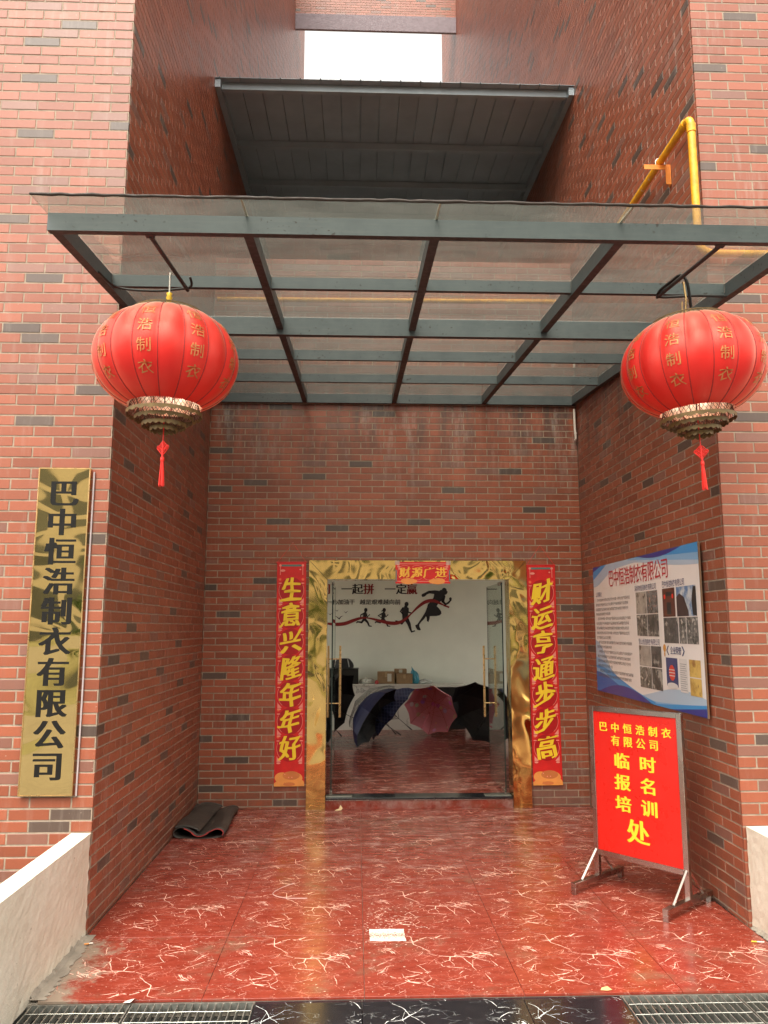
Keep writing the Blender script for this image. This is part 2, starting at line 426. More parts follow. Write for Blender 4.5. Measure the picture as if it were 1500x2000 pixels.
MARK = {
 'fl_d': [(-0.37,6.04),(-0.62,5.9),(-0.75,5.56),(-0.12,5.22),(-0.75,5.15),(-0.63,4.55),(-0.62,4.13),(-0.68,3.75),(-0.62,3.73),(-0.12,3.32),(-0.5,3.12),(-0.06,2.37),(-0.05,1.16),(-0.06,0.69),(-0.37,0.62)],
 'fl_m': [(-0.56,6.17),(-0.06,5.83),(-0.13,5.63),(-0.63,5.36),(-0.5,5.02),(-0.12,4.82),(-0.74,4.75),(-0.29,4.2),(-0.5,3.93),(-0.12,3.86),(-0.69,3.52),(-0.62,3.46),(-0.12,2.92),(-0.64,2.17),(-0.26,0.55),(-0.51,0.37)],
 'fr_d': [(4.37,6.19),(4.14,5.78),(4.43,5.16),(4.06,5.02),(4.28,4.07),(4.13,3.18),(4.17,1.09)],
 'fr_m': [(4.41,6.31),(4.26,5.57),(4.36,3.52),(4.31,3.05),(4.13,2.64),(4.15,0.82)],
 'sl_d': [(0.14,3.19),(2.84,3.76),(0.39,2.93),(2.39,3.48),(0.85,2.79),(2.37,3.09),(2.25,2.87),(2.85,2.81),(1.87,2.53),(2.23,2.33),(1.83,1.98),(0.63,1.83),(2.22,1.64),(1.1,1.57),(0.25,1.63),(1.6,1.44),(2.34,1.3),(2.79,1.45),(0.62,1.29),(1.96,1.1),(0.12,1.16),(2.54,0.91),(1.21,0.97),(1.82,0.76),(0.37,0.89),(0.84,0.76),(1.56,0.37),(2.05,0.24),(2.43,0.31),(0.37,0.35),(0.97,0.42),(0.12,5.1),(0.97,5.84),(1.73,6.64),(2.33,6.97),(1.73,6.24),(1.32,5.63),(2.3,6.14),(2.79,6.43),(3.18,6.89),(0.75,6.24),(0.14,6.03)],
 'sl_m': [(0.15,5.43),(0.37,2.24),(1.24,1.91),(2.29,0.62),(0.49,0.49),(1.17,0.54)],
 'sr_d': [(0.15,6.37),(0.36,5.98),(0.74,6.18),(1.08,6.51),(1.46,6.71),(3.1,7.5),(2.09,6.79),(1.85,6.52),(2.73,7.01),(1.61,6.12),(1.11,5.84),(2.48,6.33),(1.85,5.85),(0.99,5.37),(0.61,5.15),(0.07,5.59),(0.04,4.77),(1.59,3.79),(1.12,3.53),(2.64,3.82),(0.62,3.12),(2.16,3.54),(1.89,3.12),(1.38,2.99),(2.53,3.2),(3.06,3.34),(0.12,2.71),(1.64,2.58),(3.04,2.37),(0.26,2.1),(3.12,1.63),(0.15,1.63),(0.25,1.02),(0.11,0.84),(0.37,0.42),(0.32,0.03)],
 'sr_m': [(0.87,3.26),(0.13,3.1),(1.1,2.99),(1.88,3.27),(1.87,2.52),(0.31,2.3),(2.96,2.03),(0.63,1.1),(0.26,0.76),(0.14,0.19),(2.86,1.09)],
 'bw_d': [(0.72,4.22),(1.99,4.15),(3.76,4.24),(3.61,3.87),(0.07,3.7),(1.75,3.54),(0.63,3.35),(1.25,3.41),(0.06,3.28),(3.35,3.46),(2.74,3.27),(3.61,3.06),(0.88,2.94),(1.49,2.87),(2.36,2.93),(0.69,2.33),(3.81,2.04),(3.83,1.7),(0.84,0.08),(0.12,2.26),(0.2,1.92),(0.12,1.32),(0.28,0.9),(0.05,0.7),(0.28,0.49),(0.11,0.22)],
 'bw_m': [(0.5,3.95),(1.26,3.95),(2.73,3.94),(0.38,3.49),(2.12,3.61),(2.73,3.54),(3.48,3.67),(3.52,3.27),(0.51,2.74),(2.86,2.8),(1.74,2.59),(3.48,2.59),(0.37,2.57)],
}

# ------------------------------------------------------------------ brick walls
PH, PW, JT = 0.070, 0.250, 0.010      # course height, brick pitch, joint
Z0 = 0.025                            # a bed joint lies at Z0 + k*PH
_bm = {}
def brick_mesh(wd, ht, kind):
    key = (round(wd, 3), round(ht, 3), kind)
    if key in _bm: return _bm[key]
    w2, h2, c, d = wd / 2, ht / 2, .0018, .022
    V = [(-w2 + c, 0, -h2 + c), (w2 - c, 0, -h2 + c), (w2 - c, 0, h2 - c), (-w2 + c, 0, h2 - c),
         (-w2, c, -h2), (w2, c, -h2), (w2, c, h2), (-w2, c, h2), (-w2, d, -h2), (w2, d, -h2), (w2, d, h2), (-w2, d, h2)]
    F = [(0, 1, 2, 3)]
    for i in range(4):
        j = (i + 1) % 4; F += [(i, i + 4, j + 4, j), (i + 4, i + 8, j + 8, j + 4)]
    me = bpy.data.meshes.new('brick'); me.from_pydata(V, [], F); me.materials.append(BRK[0][kind]); me.update(); me.shade_flat()
    _bm[key] = me; return me

cm = np.array(cam.rotation_euler.to_matrix())
def project(p):
    d = (np.asarray(p) - np.array(cam.location)) @ cm
    z = -d[..., 2]
    return 750 + FPX * d[..., 0] / z, 1000 - FPX * d[..., 1] / z, z

def wall(label, origin, sdir, out, spans, marks, parity=0.0, seed=1, group=None, visible=True, slab=.2, slabs=None, brown=None, cat='wall'):
    """spans: list of (s0, s1, z0, z1) rectangles that carry bricks; sdir/out: unit vectors"""
    sd = np.array(sdir, float); ou = np.array(out, float); og = np.array(origin, float)
    root = thing('brick_wall', label, cat, tuple(origin))
    r = random.Random(seed); cells = []
    dk = marks[0] if marks else []; md = marks[1] if marks else []
    for (s0, s1, z0, z1) in spans:
        k0 = math.floor((z0 - Z0) / PH); k1 = math.ceil((z1 - Z0) / PH)
        for k in range(k0, k1):
            za = max(z0, Z0 + k * PH + JT / 2); zb = min(z1, Z0 + (k + 1) * PH - JT / 2)
            if zb - za < .012: continue
            off = parity + (0 if k % 2 else PW / 2)
            n0 = math.floor((s0 - off) / PW) - 1; n1 = math.ceil((s1 - off) / PW) + 1
            for n in range(n0, n1):
                sa = max(s0, off + n * PW + JT / 2); sb = min(s1, off + (n + 1) * PW - JT / 2)
                if sb - sa < .02: continue
                cells.append([sa, sb, za, zb, 0])
    C = np.array(cells)
    zc = (C[:, 2] + C[:, 3]) / 2; sc = (C[:, 0] + C[:, 1]) / 2
    pts = og + np.outer(sc, sd); pts[:, 2] += zc
    u, v, z = project(pts)
    infr = (z > .3) & (u > -30) & (u < 1530) & (v > -30) & (v < 2030)
    kinds = np.zeros(len(C), int)
    for i in range(len(C)):
        q = r.random()
        if not infr[i] or zc[i] > 7.3:
            kinds[i] = 1 if q < .05 else (2 if q < .09 else 0)
        else: kinds[i] = 2 if q < .035 else 0
    for lst, kd in ((md, 2), (dk, 1)):
        for (s, zz) in lst:
            d = np.where((C[:, 0] - .012 <= s) & (C[:, 1] + .012 >= s), abs(zc - zz), 9) + 0.01 * abs(sc - s)
            i = int(np.argmin(d))
            if d[i] < .08: kinds[i] = kd
    if brown:
        for i in range(len(C)):
            if brown(sc[i], zc[i]) and kinds[i] == 0 and r.random() < .8: kinds[i] = 2
    # size in the picture decides which bricks are single objects
    ends = []
    for a, bb in ((0, 2), (1, 3)):
        p = og + np.outer(C[:, a], sd); p[:, 2] += C[:, bb]; ends.append(project(p))
    area = abs(ends[0][0] - ends[1][0]) * abs(ends[0][1] - ends[1][1]); area[~infr] = 0
    area[(C[:, 3] - C[:, 2]) < .03] = 0
    order = np.argsort(-area); single = set(int(i) for i in order[:300] if area[i] > 60) if visible else set()
    ang = math.atan2(sd[1], sd[0])      # rotate local +x onto sdir; local -y is then out when (sd x up) = out
    flip = np.dot(np.cross(sd, [0, 0, 1]), ou) < 0
    for i in single:
        sa, sb, za, zb, _ = C[i]
        me = brick_mesh(sb - sa, zb - za, int(kinds[i]))
        o = bpy.data.objects.new('brick', me); col.objects.link(o); o.parent = root
        out_j = r.uniform(-.0007, .0007)
        loc = sd * sc[i] + ou * out_j; o.location = (loc[0], loc[1], zc[i] + r.uniform(-.0008, .0008))
        o.rotation_euler = (r.uniform(-.003, .003), r.uniform(-.002, .002), (ang if not flip else ang + math.pi) + r.uniform(-.0015, .0015))
    rest = [i for i in range(len(C)) if i not in single]
    if rest:
        rest = np.array(rest); n = len(rest); c = C[rest]; ch = .0018; dp = .022
        jit = rng.uniform(-.0006, .0006, n)
        V = np.zeros((n, 12, 3))
        S = lambda a, e: a + e
        cols = [(c[:, 0] + ch, c[:, 2] + ch, 0), (c[:, 1] - ch, c[:, 2] + ch, 0), (c[:, 1] - ch, c[:, 3] - ch, 0), (c[:, 0] + ch, c[:, 3] - ch, 0),
                (c[:, 0], c[:, 2], ch), (c[:, 1], c[:, 2], ch), (c[:, 1], c[:, 3], ch), (c[:, 0], c[:, 3], ch),
                (c[:, 0], c[:, 2], dp), (c[:, 1], c[:, 2], dp), (c[:, 1], c[:, 3], dp), (c[:, 0], c[:, 3], dp)]
        for j, (s, zz, d) in enumerate(cols):
            V[:, j, :] = np.outer(s, sd) + np.outer(jit - d, ou); V[:, j, 2] += zz
        F = [(0, 1, 2, 3)]
        for i in range(4):
            j = (i + 1) % 4; F += [(i, i + 4, j + 4, j), (i + 4, i + 8, j + 8, j + 4)]
        F = np.array(F)
        if flip: F = F[:, ::-1]
        faces = (F[None] + 12 * np.arange(n)[:, None, None]).reshape(-1, 4)
        me = bpy.data.meshes.new('brick'); me.vertices.add(n * 12); me.vertices.foreach_set('co', V.reshape(-1))
        nf = len(faces); me.loops.add(nf * 4); me.loops.foreach_set('vertex_index', faces.reshape(-1))
        me.polygons.add(nf); me.polygons.foreach_set('loop_start', np.arange(nf) * 4); me.polygons.foreach_set('loop_total', np.full(nf, 4))
        for m in BRK[1]: me.materials.append(m)
        me.polygons.foreach_set('material_index', np.repeat(kinds[rest], 9))
        me.update(calc_edges=True); me.shade_flat()
        at = me.attributes.new('tone', 'FLOAT', 'POINT'); at.data.foreach_set('value', np.repeat(rng.random(n), 12))
        o = bpy.data.objects.new('brick_courses', me); col.objects.link(o); o.parent = root; o['kind'] = 'stuff'
    # mortar bed behind the bricks
    mb = MB()
    for (s0, s1, z0, z1) in (slabs or spans):
        a = sd * s0; b2 = sd * s1; i1 = -ou * .0026; i2 = -ou * slab
        V = [tuple(p + np.array([0, 0, zz])) for zz in (z0, z1) for p in (a + i1, b2 + i1, b2 + i2, a + i2)]
        mb.add(V, [(0, 1, 2, 3), (7, 6, 5, 4), (0, 4, 5, 1), (1, 5, 6, 2), (2, 6, 7, 3), (3, 7, 4, 0)])
    mb.build('mortar_bed', M_mortar, root)
    return root

TOPZ = 16.0
YB = 15.5
wall('left brick pier with the tall gold nameplate, facing the street', (0, 0, 0), (1, 0, 0), (0, -1, 0),
     [(-2.0, 0.0, 0, 19.5)], (MARK['fl_d'], MARK['fl_m']), parity=-.005, seed=3, slabs=[(-2.0, -.003, -.3, 19.5)], slab=.194)
mr = lambda L: [(s, z) for s, z in L]
wall('right brick pier facing the street behind the yellow gas pipe', (0, 0, 0), (1, 0, 0), (0, -1, 0),
     [(4.0, 6.0, 0, 19.5)], (MARK['fr_d'], MARK['fr_m']), parity=.115, seed=4, slabs=[(4.003, 6.0, -.3, 19.5)], slab=.194)
SIDE = [(.027, 3.262, 0, 5.9), (.027, YB, 5.9, 19.5)]
SLAB = [(.196, 3.46, 0, 5.9), (.196, YB, 5.9, 17.9)]
wall('left return wall of the entrance recess, beside the folded rubber mat', (0, 0, 0), (0, 1, 0), (1, 0, 0),
     SIDE, (MARK['sl_d'], MARK['sl_m']), parity=.03, seed=5, slabs=[(.03, 3.46, 0, 5.9), (.03, YB, 5.9, 19.5)], slab=.19)
wall('right return wall of the entrance recess, carrying the company poster', (4, 0, 0), (0, 1, 0), (-1, 0, 0),
     SIDE, (MARK['sr_d'], MARK['sr_m']), parity=.03, seed=6, slabs=[(.03, 3.46, 0, 5.9), (.03, YB, 5.9, 19.5)], slab=.19)
wall('brick back wall of the recess around the glass entrance', (0, D2, 0), (1, 0, 0), (0, -1, 0),
     [(.002, 1.092, 0, 2.52), (3.396, 3.998, 0, 2.52), (.002, 3.998, 2.52, 5.9)], (MARK['bw_d'], MARK['bw_m']), parity=.13, seed=7,
     slabs=[(.001, 1.26, 0, 2.32), (3.215, 3.999, 0, 2.32), (.001, 3.999, 2.32, 5.9)], slab=.19,
     brown=lambda s, z: s > 3.39 and s < 3.9 and z < .42)
wall('high brick bridge joining both buildings over the passage', (0, 12.4, 0), (1, 0, 0), (0, -1, 0),
     [(.002, 3.998, 16.9, 17.9)], None, parity=.0, seed=8, slabs=[(.001, 3.999, 16.9, 17.9)], slab=.5, visible=True)
o = MB().box(.004, 3.996, 12.385, 12.45, 16.47, 16.895).build('lintel_band', simple('grey_brown_render', (.24, .20, .22), .8), None)
br = [x for x in bpy.data.objects if x.get('label', '').startswith('high brick bridge')][0]
o.parent = br; o.matrix_parent_inverse = Matrix.Translation(-Vector(br.location))

# outer shells of the two wings, so that the place is closed from other sides (their unseen windows are added to light the room behind the glass door)
def outer(nm, x0, x1, label):
    r_ = thing('wing_shell', label, 'building', ((x0 + x1) / 2, 8, 0))
    m = MB(); m.box(x0, x1, .2, 4.2, -.3, 19.5); m.box(x0, x1, 8.9, YB, -.3, 19.5)
    m.box(x0, x1, 4.2, 8.9, -.3, .3); m.box(x0, x1, 4.2, 8.9, 3.1, 19.5)
    m.build('wall', M_concrete, r_, rel=True)
    for k in range(3):
        f = MB(); a = 4.2 + k * 1.5667; e = a + 1.5667
        f.box(x0 + .05, x1 - .05, a + .002, a + .06, .302, 3.098); f.box(x0 + .05, x1 - .05, e - .06, e - .002, .302, 3.098)
        f.box(x0 + .05, x1 - .05, a + .06, e - .06, .302, .36); f.box(x0 + .05, x1 - .05, a + .06, e - .06, 3.04, 3.098)
        f.build('added_window_frame', M_white, r_, rel=True)
    return r_
outer('l', -2.0, -1.8, 'plain outer side of the left wing with three windows added to light the room')
outer('r', 5.8, 6.0, 'plain outer side of the right wing with three windows added to light the room')

# ------------------------------------------------------------------ room behind the glass door
RZ, RY = 0.10, 9.30
ifl = tag(MB().box(-1.79, 5.79, 3.47, RY, RZ - .2, RZ - .012).build('interior_floor', M_red), kind='structure')
for i in range(7):
    for j in range(7):
        x0_, x1_ = .842 + .8 * (i - 2), 1.642 + .8 * (i - 2); y0_, y1_ = 3.48 + .8 * j, min(4.28 + .8 * j, RY - .002)
        x1_ = min(x1_, 5.6)
        cx, cy = (x0_ + x1_) / 2, (y0_ + y1_) / 2
        t = MB().bbox(x0_ + .001 - cx, x1_ - .001 - cx, y0_ + .001 - cy, y1_ - .001 - cy, -.012, 0, .0006).build('tile', M_red, ifl); t.location = (cx, cy, RZ)
        if 0 < i < 6: add_veins(t, -.398, .398, y0_ + .002 - cy, y1_ - .002 - cy)
tag(MB().box(-1.79, 5.79, RY, RY + .2, RZ, 3.3).build('interior_wall', M_inwall), kind='structure')
tag(MB().box(-1.79, 5.79, 3.47, RY + .2, 3.3, 3.5).build('interior_ceiling', simple('ceiling_paint', (.74, .74, .70), .9)), kind='structure')
m = MB(); m.box(-1.79, 1.255, 3.46, 3.48, RZ, 3.3); m.box(3.225, 5.79, 3.46, 3.48, RZ, 3.3); m.box(1.255, 3.225, 3.46, 3.48, 2.34, 3.3)
tag(m.build('interior_front_wall', M_inwall), kind='structure')
tag(MB().box(.0, 4.0, 9.6, 9.8, 3.5, 9.0).build('shaft_end_wall', M_concrete), kind='structure')
tag(MB().box(-1.79, 5.79, .2, 3.0, -.3, -.02).build('wing_floor_slab', M_concrete), kind='structure')

# ------------------------------------------------------------------ paving
FE = -.826          # front edge of the red paving
floor = tag(empty('floor', (2, 1.2, 0)), kind='structure')
xs = [.045, .842, 1.642, 2.442, 3.242, 3.996]
ys = [FE, -.03, .77, 1.57, 2.37, 3.17, 3.262]
r = random.Random(2)
G = .0012
for i in range(5):
    for j in range(6):
        a, b_, c, d = xs[i] if (i or j == 0) else .004, xs[i + 1], ys[j], ys[j + 1]
        y0 = c + G; y1 = d - G
        if j == 5: y1 = d
        cx, cy = (a + b_) / 2, (c + d) / 2 if j < 5 else d - .4
        rot = math.pi if (i == 0 and j == 0) or (i == 3 and j == 2) else 0.0
        mb = MB()
        hx = (b_ - a) / 2 - G
        mb.bbox(-hx, hx, (y0 - cy) if not rot else -(y1 - cy), (y1 - cy) if not rot else -(y0 - cy), -.012, 0, .0006)
        t = mb.build('tile', M_red, floor); t.location = (cx - 2, cy - 1.2, r.uniform(-.0006, .0004))
        if j < 5: add_veins(t, -hx + .001, hx - .001, ((y0 - cy) if not rot else -(y1 - cy)) + .001, ((y1 - cy) if not rot else -(y0 - cy)) - .001)
        t.rotation_euler = (0, 0, rot)
MB().box(-.03, 4.03, FE + .004, D2 + .1, -.08, -.0125).build('screed', M_concrete, floor, rel=True)
mb = MB(); random.seed(3)
# ragged strip of cement between paving and the left parapet
poly = [(-.001, 3.2)]; poly = []
n = 40
for k in range(n + 1):
    y = FE + .01 + (0 - FE) * k / n; poly.append((.048 + .012 * random.random() + .05 * max(0, -y / .8) * random.random(), y))
P2 = [(0.0, -.0)] + [(0.0, FE + .01)] + poly
V = []; F = []
for k, (x, y) in enumerate(poly): V += [(0.0, y, .004), (x, y, .0035)]
for k in range(n): F.append((2 * k, 2 * k + 1, 2 * k + 3, 2 * k + 2))
mb.add(V, F); mb.build('cement_edge', M_concrete, floor, rel=True)

strip = tag(empty('front_paving', (2, -1.0, -.012)), kind='structure')
for a, b_ in ((1.104, 1.63), (1.63, 2.43), (2.43, 2.918)):
    mb = MB(); cx = (a + b_) / 2; mb.bbox(a + G - cx, b_ - G - cx, -.33, .17 - G, -.02, 0, .001)
    t = mb.build('tile', M_blk, strip); t.location = (cx - 2, 0, .0); add_veins(t, a + .004 - cx, b_ - .004 - cx, -.328, .167, False)
# drains left and right of the black strip
for x0, x1 in ((.0, 1.10), (2.922, 4.10)):
    mb = MB()
    mb.box(x0 - .05, x1 + .0, FE - .34, FE, -.42, -.36); mb.box(x0 - .05, x1, FE, FE + .05, -.36, -.085)
    mb.box(x0 - .05, x1, FE - .40, FE - .33, -.36, -.02); mb.box(x0 - .06, x0 - .004, FE - .33, FE, -.36, -.02); mb.box(x1 - .001, x1 + .003, FE - .33, FE, -.36, -.034)
    tag(mb.build('drain_channel', simple('wet_concrete', (.055, .055, .05), .5, var=.5, vs=10)), kind='structure')
M_galv = simple('galvanised_steel', (.42, .42, .38), .45, .85, var=.3, vs=30)
def grate(x0, x1, label, seed):
    rr = random.Random(seed)
    g = thing('drain_grate', label, 'grate', ((x0 + x1) / 2, FE - .16, -.03), group=None)
    ya, yb = FE - .325, FE - .008
    m = MB()
    m.box(x0, x0 + .005, ya, yb, -.045, -.012); m.box(x1 - .005, x1, ya, yb, -.045, -.012)
    m.box(x0 + .005, x1 - .005, ya, ya + .005, -.045, -.012); m.box(x0 + .005, x1 - .005, yb - .005, yb, -.045, -.012)
    m.build('grate_frame', M_galv, g, rel=True)
    n = round((x1 - x0) / .038)
    for k in range(1, n):
        x = x0 + (x1 - x0) * k / n + rr.uniform(-.002, .002)
        MB().box(x - .002, x + .002, ya + .005, yb - .005, -.044, -.0135).build('grate_bar', M_galv, g, rel=True)
    for y in (FE - .10, FE - .20, FE - .30):
        pts = [(x0 + .006 + (x1 - x0 - .012) * k / 10, y + rr.uniform(-.002, .002), -.0115 + rr.uniform(-.001, .001)) for k in range(11)]
        MB().tube(pts, .0032, 6).build('cross_rod', M_galv, g, rel=True)
grate(.022, .50, 'steel drain grate against the left white parapet', 1)
grate(.508, 1.10, 'steel drain grate touching the left end of the black paving', 2)
grate(2.925, 3.50, 'steel drain grate touching the right end of the black paving', 3)
grate(3.508, 4.09, 'steel drain grate in the bottom right corner below the right parapet', 4)
# street in front (beyond the bottom of the picture) and the ground at large
gz = -.03
m = MB(); m.add([(-150, -150, gz), (150, -150, gz), (150, FE - .40, gz), (-150, FE - .40, gz)], [(0, 1, 2, 3)])
tag(m.build('street', M_asphalt), kind='structure')
m = MB(); m.add([(-150, -1.3, gz - .27), (-2.0, -1.3, gz - .27), (-2.0, 150, gz - .27), (-150, 150, gz - .27)], [(0, 1, 2, 3)])
m.add([(6.0, -1.3, gz - .27), (150, -1.3, gz - .27), (150, 150, gz - .27), (6.0, 150, gz - .27)], [(0, 1, 2, 3)])
m.add([(-2.0, 15.5, gz - .27), (6.0, 15.5, gz - .27), (6.0, 150, gz - .27), (-2.0, 150, gz - .27)], [(0, 1, 2, 3)])
m.add([(-2.0, -1.3, gz - .27), (-.20, -1.3, gz - .27), (-.20, 0, gz - .27), (-2.0, 0, gz - .27)], [(0, 1, 2, 3)])
m.add([(4.2, -1.3, gz - .27), (6.0, -1.3, gz - .27), (6.0, 0, gz - .27), (4.2, 0, gz - .27)], [(0, 1, 2, 3)])
tag(m.build('ground', M_concrete), kind='structure')

# ------------------------------------------------------------------ white parapets
def whitewash():
    b = NB('white_render'); P = b.pos
    n = b.noise(P, 3, 6, .65); c = b.mix(b.ramp(n, .35, .7), (.64, .58, .46), (.76, .71, .59))
    s = b.noise(b.map(P, (3, 3, 14)), 3, 5, .7); c = b.mix(b.ramp(s, .62, .8, 0, .4), c, (.82, .80, .74))
    k = b.noise(b.map(P, loc=(1, 5, 3)), 40, 2, .3); c = b.mix(b.ramp(k, .74, .78, 0, .6), c, (.22, .17, .12))
    b.link(c, b.p.inputs['Base Color']); b.p.inputs['Roughness'].default_value = .9
    b.bump(b.noise(P, 22, 6, .7), .5, .01); return b.mat
M_wash = whitewash()
def parapet(x0, x1, z, label, seed, inner):
    rr = random.Random(seed)
    p = thing('parapet', label, 'low wall', ((x0 + x1) / 2, -1.2, 0))
    ny, nz = 60, 16; V = []; F = []
    ys_ = [-.002 - 2.4 * (k / ny) ** 1.15 for k in range(ny + 1)]
    def jitter(k, z_):
        return rr.uniform(-.0035, .0035) if (z_ < .05 or k == 0) else rr.uniform(-.0015, .0015)
    # cross-section rings (inner bottom, inner top, outer top, outer bottom) with a rough plaster edge
    zz = [i / nz for i in range(nz + 1)]
    ix = x1 if inner > 0 else x0; ox = x0 if inner > 0 else x1
    for k, y in enumerate(ys_):
        for t in zz:
            h = -.02 + t * (z + .02) if t < 1 else z
            dx = jitter(k, h); yy = y + (rr.uniform(-.006, .0) if k == 0 else 0)
            V.append((ix + dx * (1 if t < .98 else 0), yy, h))
        V.append((ox, y, z + .002)); V.append((ox, y, -.3))
    m_ = nz + 3
    for k in range(ny):
        for i in range(m_ - 1):
            q = (k * m_ + i, k * m_ + i + 1, (k + 1) * m_ + i + 1, (k + 1) * m_ + i)
            F.append(q if inner < 0 else q[::-1])
    F.append(tuple(range(m_)) if inner > 0 else tuple(range(m_))[::-1])
    F.append(tuple(range(ny * m_, (ny + 1) * m_)) if inner < 0 else tuple(range(ny * m_, (ny + 1) * m_))[::-1])
    MB().add(V, F).build('plastered_body', M_wash, p, rel=True)
    # dried cement residue along the foot
    V = []; F = []
    for k in range(31):
        y = -.02 - .78 * k / 30; d = .012 + .018 * rr.random()
        V += [(ix, y, .0), (ix + inner * 0 + (d if inner > 0 else -d), y, .003), (ix, y, .012 + .02 * rr.random())]
    for k in range(30):
        F += [(3 * k + 1, 3 * k + 4, 3 * k + 5, 3 * k + 2)]
    MB().add(V, F).build('cement_residue', M_concrete, p, rel=True)
parapet(-.118, -.003, .582, 'low white plastered parapet on the left, beneath the gold nameplate', 1, 1)
parapet(4.018, 4.178, .588, 'low white plastered parapet on the right, past the red sign stand', 2, -1)

# ------------------------------------------------------------------ glass canopy
SL = .094
def cz(y): return 3.942 + SL * y              # lower edge line of the beams
can = thing('glass_canopy', 'dark steel canopy with dusty glass panes over the entrance', 'canopy', (2, 1.0, 4.03))
TOP = .085
def sbox(x0, x1, y0, y1, h, top=TOP):
    """box that follows the slope of the canopy"""
    V = [(x, y, cz(y) + zz) for zz in (top - h, top) for (x, y) in ((x0, y0), (x1, y0), (x1, y1), (x0, y1))]
    m = MB(); m.add(V, [(3, 2, 1, 0), (4, 5, 6, 7), (0, 1, 5, 4), (1, 2, 6, 5), (2, 3, 7, 6), (3, 0, 4, 7)])
    return m
def two_tone(m):
    """steel faces with a rusty underside"""
    for i in range(len(m.f)):
        if i % 6 == 0: m.m[i] = 1
    return m
BY = [-1.19, -.32, .525, 1.425, 2.302, 3.232]
BH = [.095, .075, .13, .085, .08, .10]
rx = [.032, 1.02, 1.992, 2.975, 3.968]
for i, (y, h) in enumerate(zip(BY, BH)):
    if i == 0: two_tone(sbox(.001, 3.999, y - .025, y + .025, h)).build('front_beam', [M_steel, M_rust], can, rel=True); continue
    if i == 2: two_tone(sbox(.004, 3.996, y - .03, y + .03, h, TOP - .004)).build('main_beam', [M_steel, M_rust], can, rel=True); continue
    for k in range(4):
        two_tone(sbox(rx[k] + .026, rx[k + 1] - .026, y - .02, y + .02, h, TOP - .002)).build('cross_beam', [M_steel, M_rust], can, rel=True)
for x in rx:
    for a, b_ in ((BY[0] + .026, BY[2] - .031), (BY[2] + .031, 3.258)):
        two_tone(sbox(x - .025, x + .025, a, b_, .09, TOP - .003)).build('rafter', [M_steel, M_rust], can, rel=True)
jx = [-.012, 1.013, 2.0, 2.973, 4.012]
M_seal = simple('dark_sealant', (.028, .018, .012), .7)
for k in range(4):
    for (a, b_) in ((-1.405, .52), (.53, 3.255)):
        x0, x1 = jx[k] + .003, jx[k + 1] - .003
        if a > 0: x0 = max(x0, .004); x1 = min(x1, 3.996)
        if a < 0 and k in (0, 3):
            # notch where the pane passes the pier corner
            p = ([(x0, a), (x1, a), (x1, b_), (.004, b_), (.004, -.03), (x0, -.03)] if k == 0 else [(x0, a), (x1, a), (x1, -.03), (3.996, -.03), (3.996, b_), (x0, b_)])
        else: p = [(x0, a), (x1, a), (x1, b_), (x0, b_)]
        n = len(p); V = [(x, y, cz(y) + TOP + .002 + t) for t in (0, .010) for x, y in p]
        F = [tuple(range(n))[::-1], tuple(range(n, 2 * n))] + [(i, (i + 1) % n, n + (i + 1) % n, n + i) for i in range(n)]
        MB().add(V, F).build('glass_pane', M_glass, can, rel=True)
m = MB(); rr = random.Random(9)
pts = [(jx[0] + (jx[4] - jx[0]) * k / 80, -1.408, cz(-1.408) + TOP + .008 + rr.uniform(-.002, .003)) for k in range(81)]
m.tube(pts, [.007 + rr.random() * .003 for _ in pts], 6); m.build('edge_seal', M_seal, can, rel=True)
M_sil = simple('yellowed_silicone', (.45, .42, .32), .6)
for x in jx[1:4]:
    pts = [(x + rr.uniform(-.001, .001), -1.40 + k * .09, cz(-1.40 + k * .09) + TOP + .006) for k in range(21)]
    MB().tube(pts, .006, 6).build('silicone_joint', M_sil, can, rel=True)
# weld beads where the bars meet, and bolts along the wall beam
M_weld = simple('weld_bead', (.12, .115, .105), .6, .4, var=.4, vs=60)
m = MB(); rr = random.Random(21)
for y in BY[1:2] + BY[3:]:
    for x in rx:
        for s in (-1, 1):
            if (x < .1 and s < 0) or (x > 3.9 and s > 0): continue
            xx = x + s * .0265
            m.tube([(xx, y - .0215, cz(y) + TOP - q * .07 + rr.uniform(-.001, .001)) for q in (.05, .3, .6, .95)], [.0025 + rr.random() * .002 for _ in range(4)], 5)
for x in rx[1:4]:
    for s in (-1, 1): m.tube([(x + s * .0265, BY[0] + .0265, cz(BY[0]) + q) for q in (.0, .03, .06)], .0035, 5)
m.build('weld_seam', M_weld, can, rel=True, kind='stuff')
# lantern rods and their cables
def rod(x0, x1, label):
    t = thing('lantern_rod', label, 'rod', (x0, -.78, 3.87))
    a = (x0, -1.16, 3.824); b_ = (x1, -.345, 3.895)
    MB().tube([a, b_], .012, 10).build('bar', M_rust, t, rel=True)
    MB().box(x0 - .022, x0 + .022, -1.18, -1.145, 3.818, 3.832).build('weld_plate', M_rust, t, rel=True)
    return t
rod(.510, .528, 'brown steel rod under the canopy holding the left lantern')
rod(3.522, 3.500, 'brown steel rod under the canopy holding the right lantern')
def curve_pts(P, n=8):
    P = [Vector(p) for p in P]; out = []
    for i in range(len(P) - 1):
        p0 = P[max(i - 1, 0)]; p1 = P[i]; p2 = P[i + 1]; p3 = P[min(i + 2, len(P) - 1)]
        for k in range(n):
            t = k / n
            out.append(.5 * ((2 * p1) + (p2 - p0) * t + (2 * p0 - 5 * p1 + 4 * p2 - p3) * t * t + (3 * p1 - p0 - 3 * p2 + p3) * t ** 3))
    return out + [P[-1]]
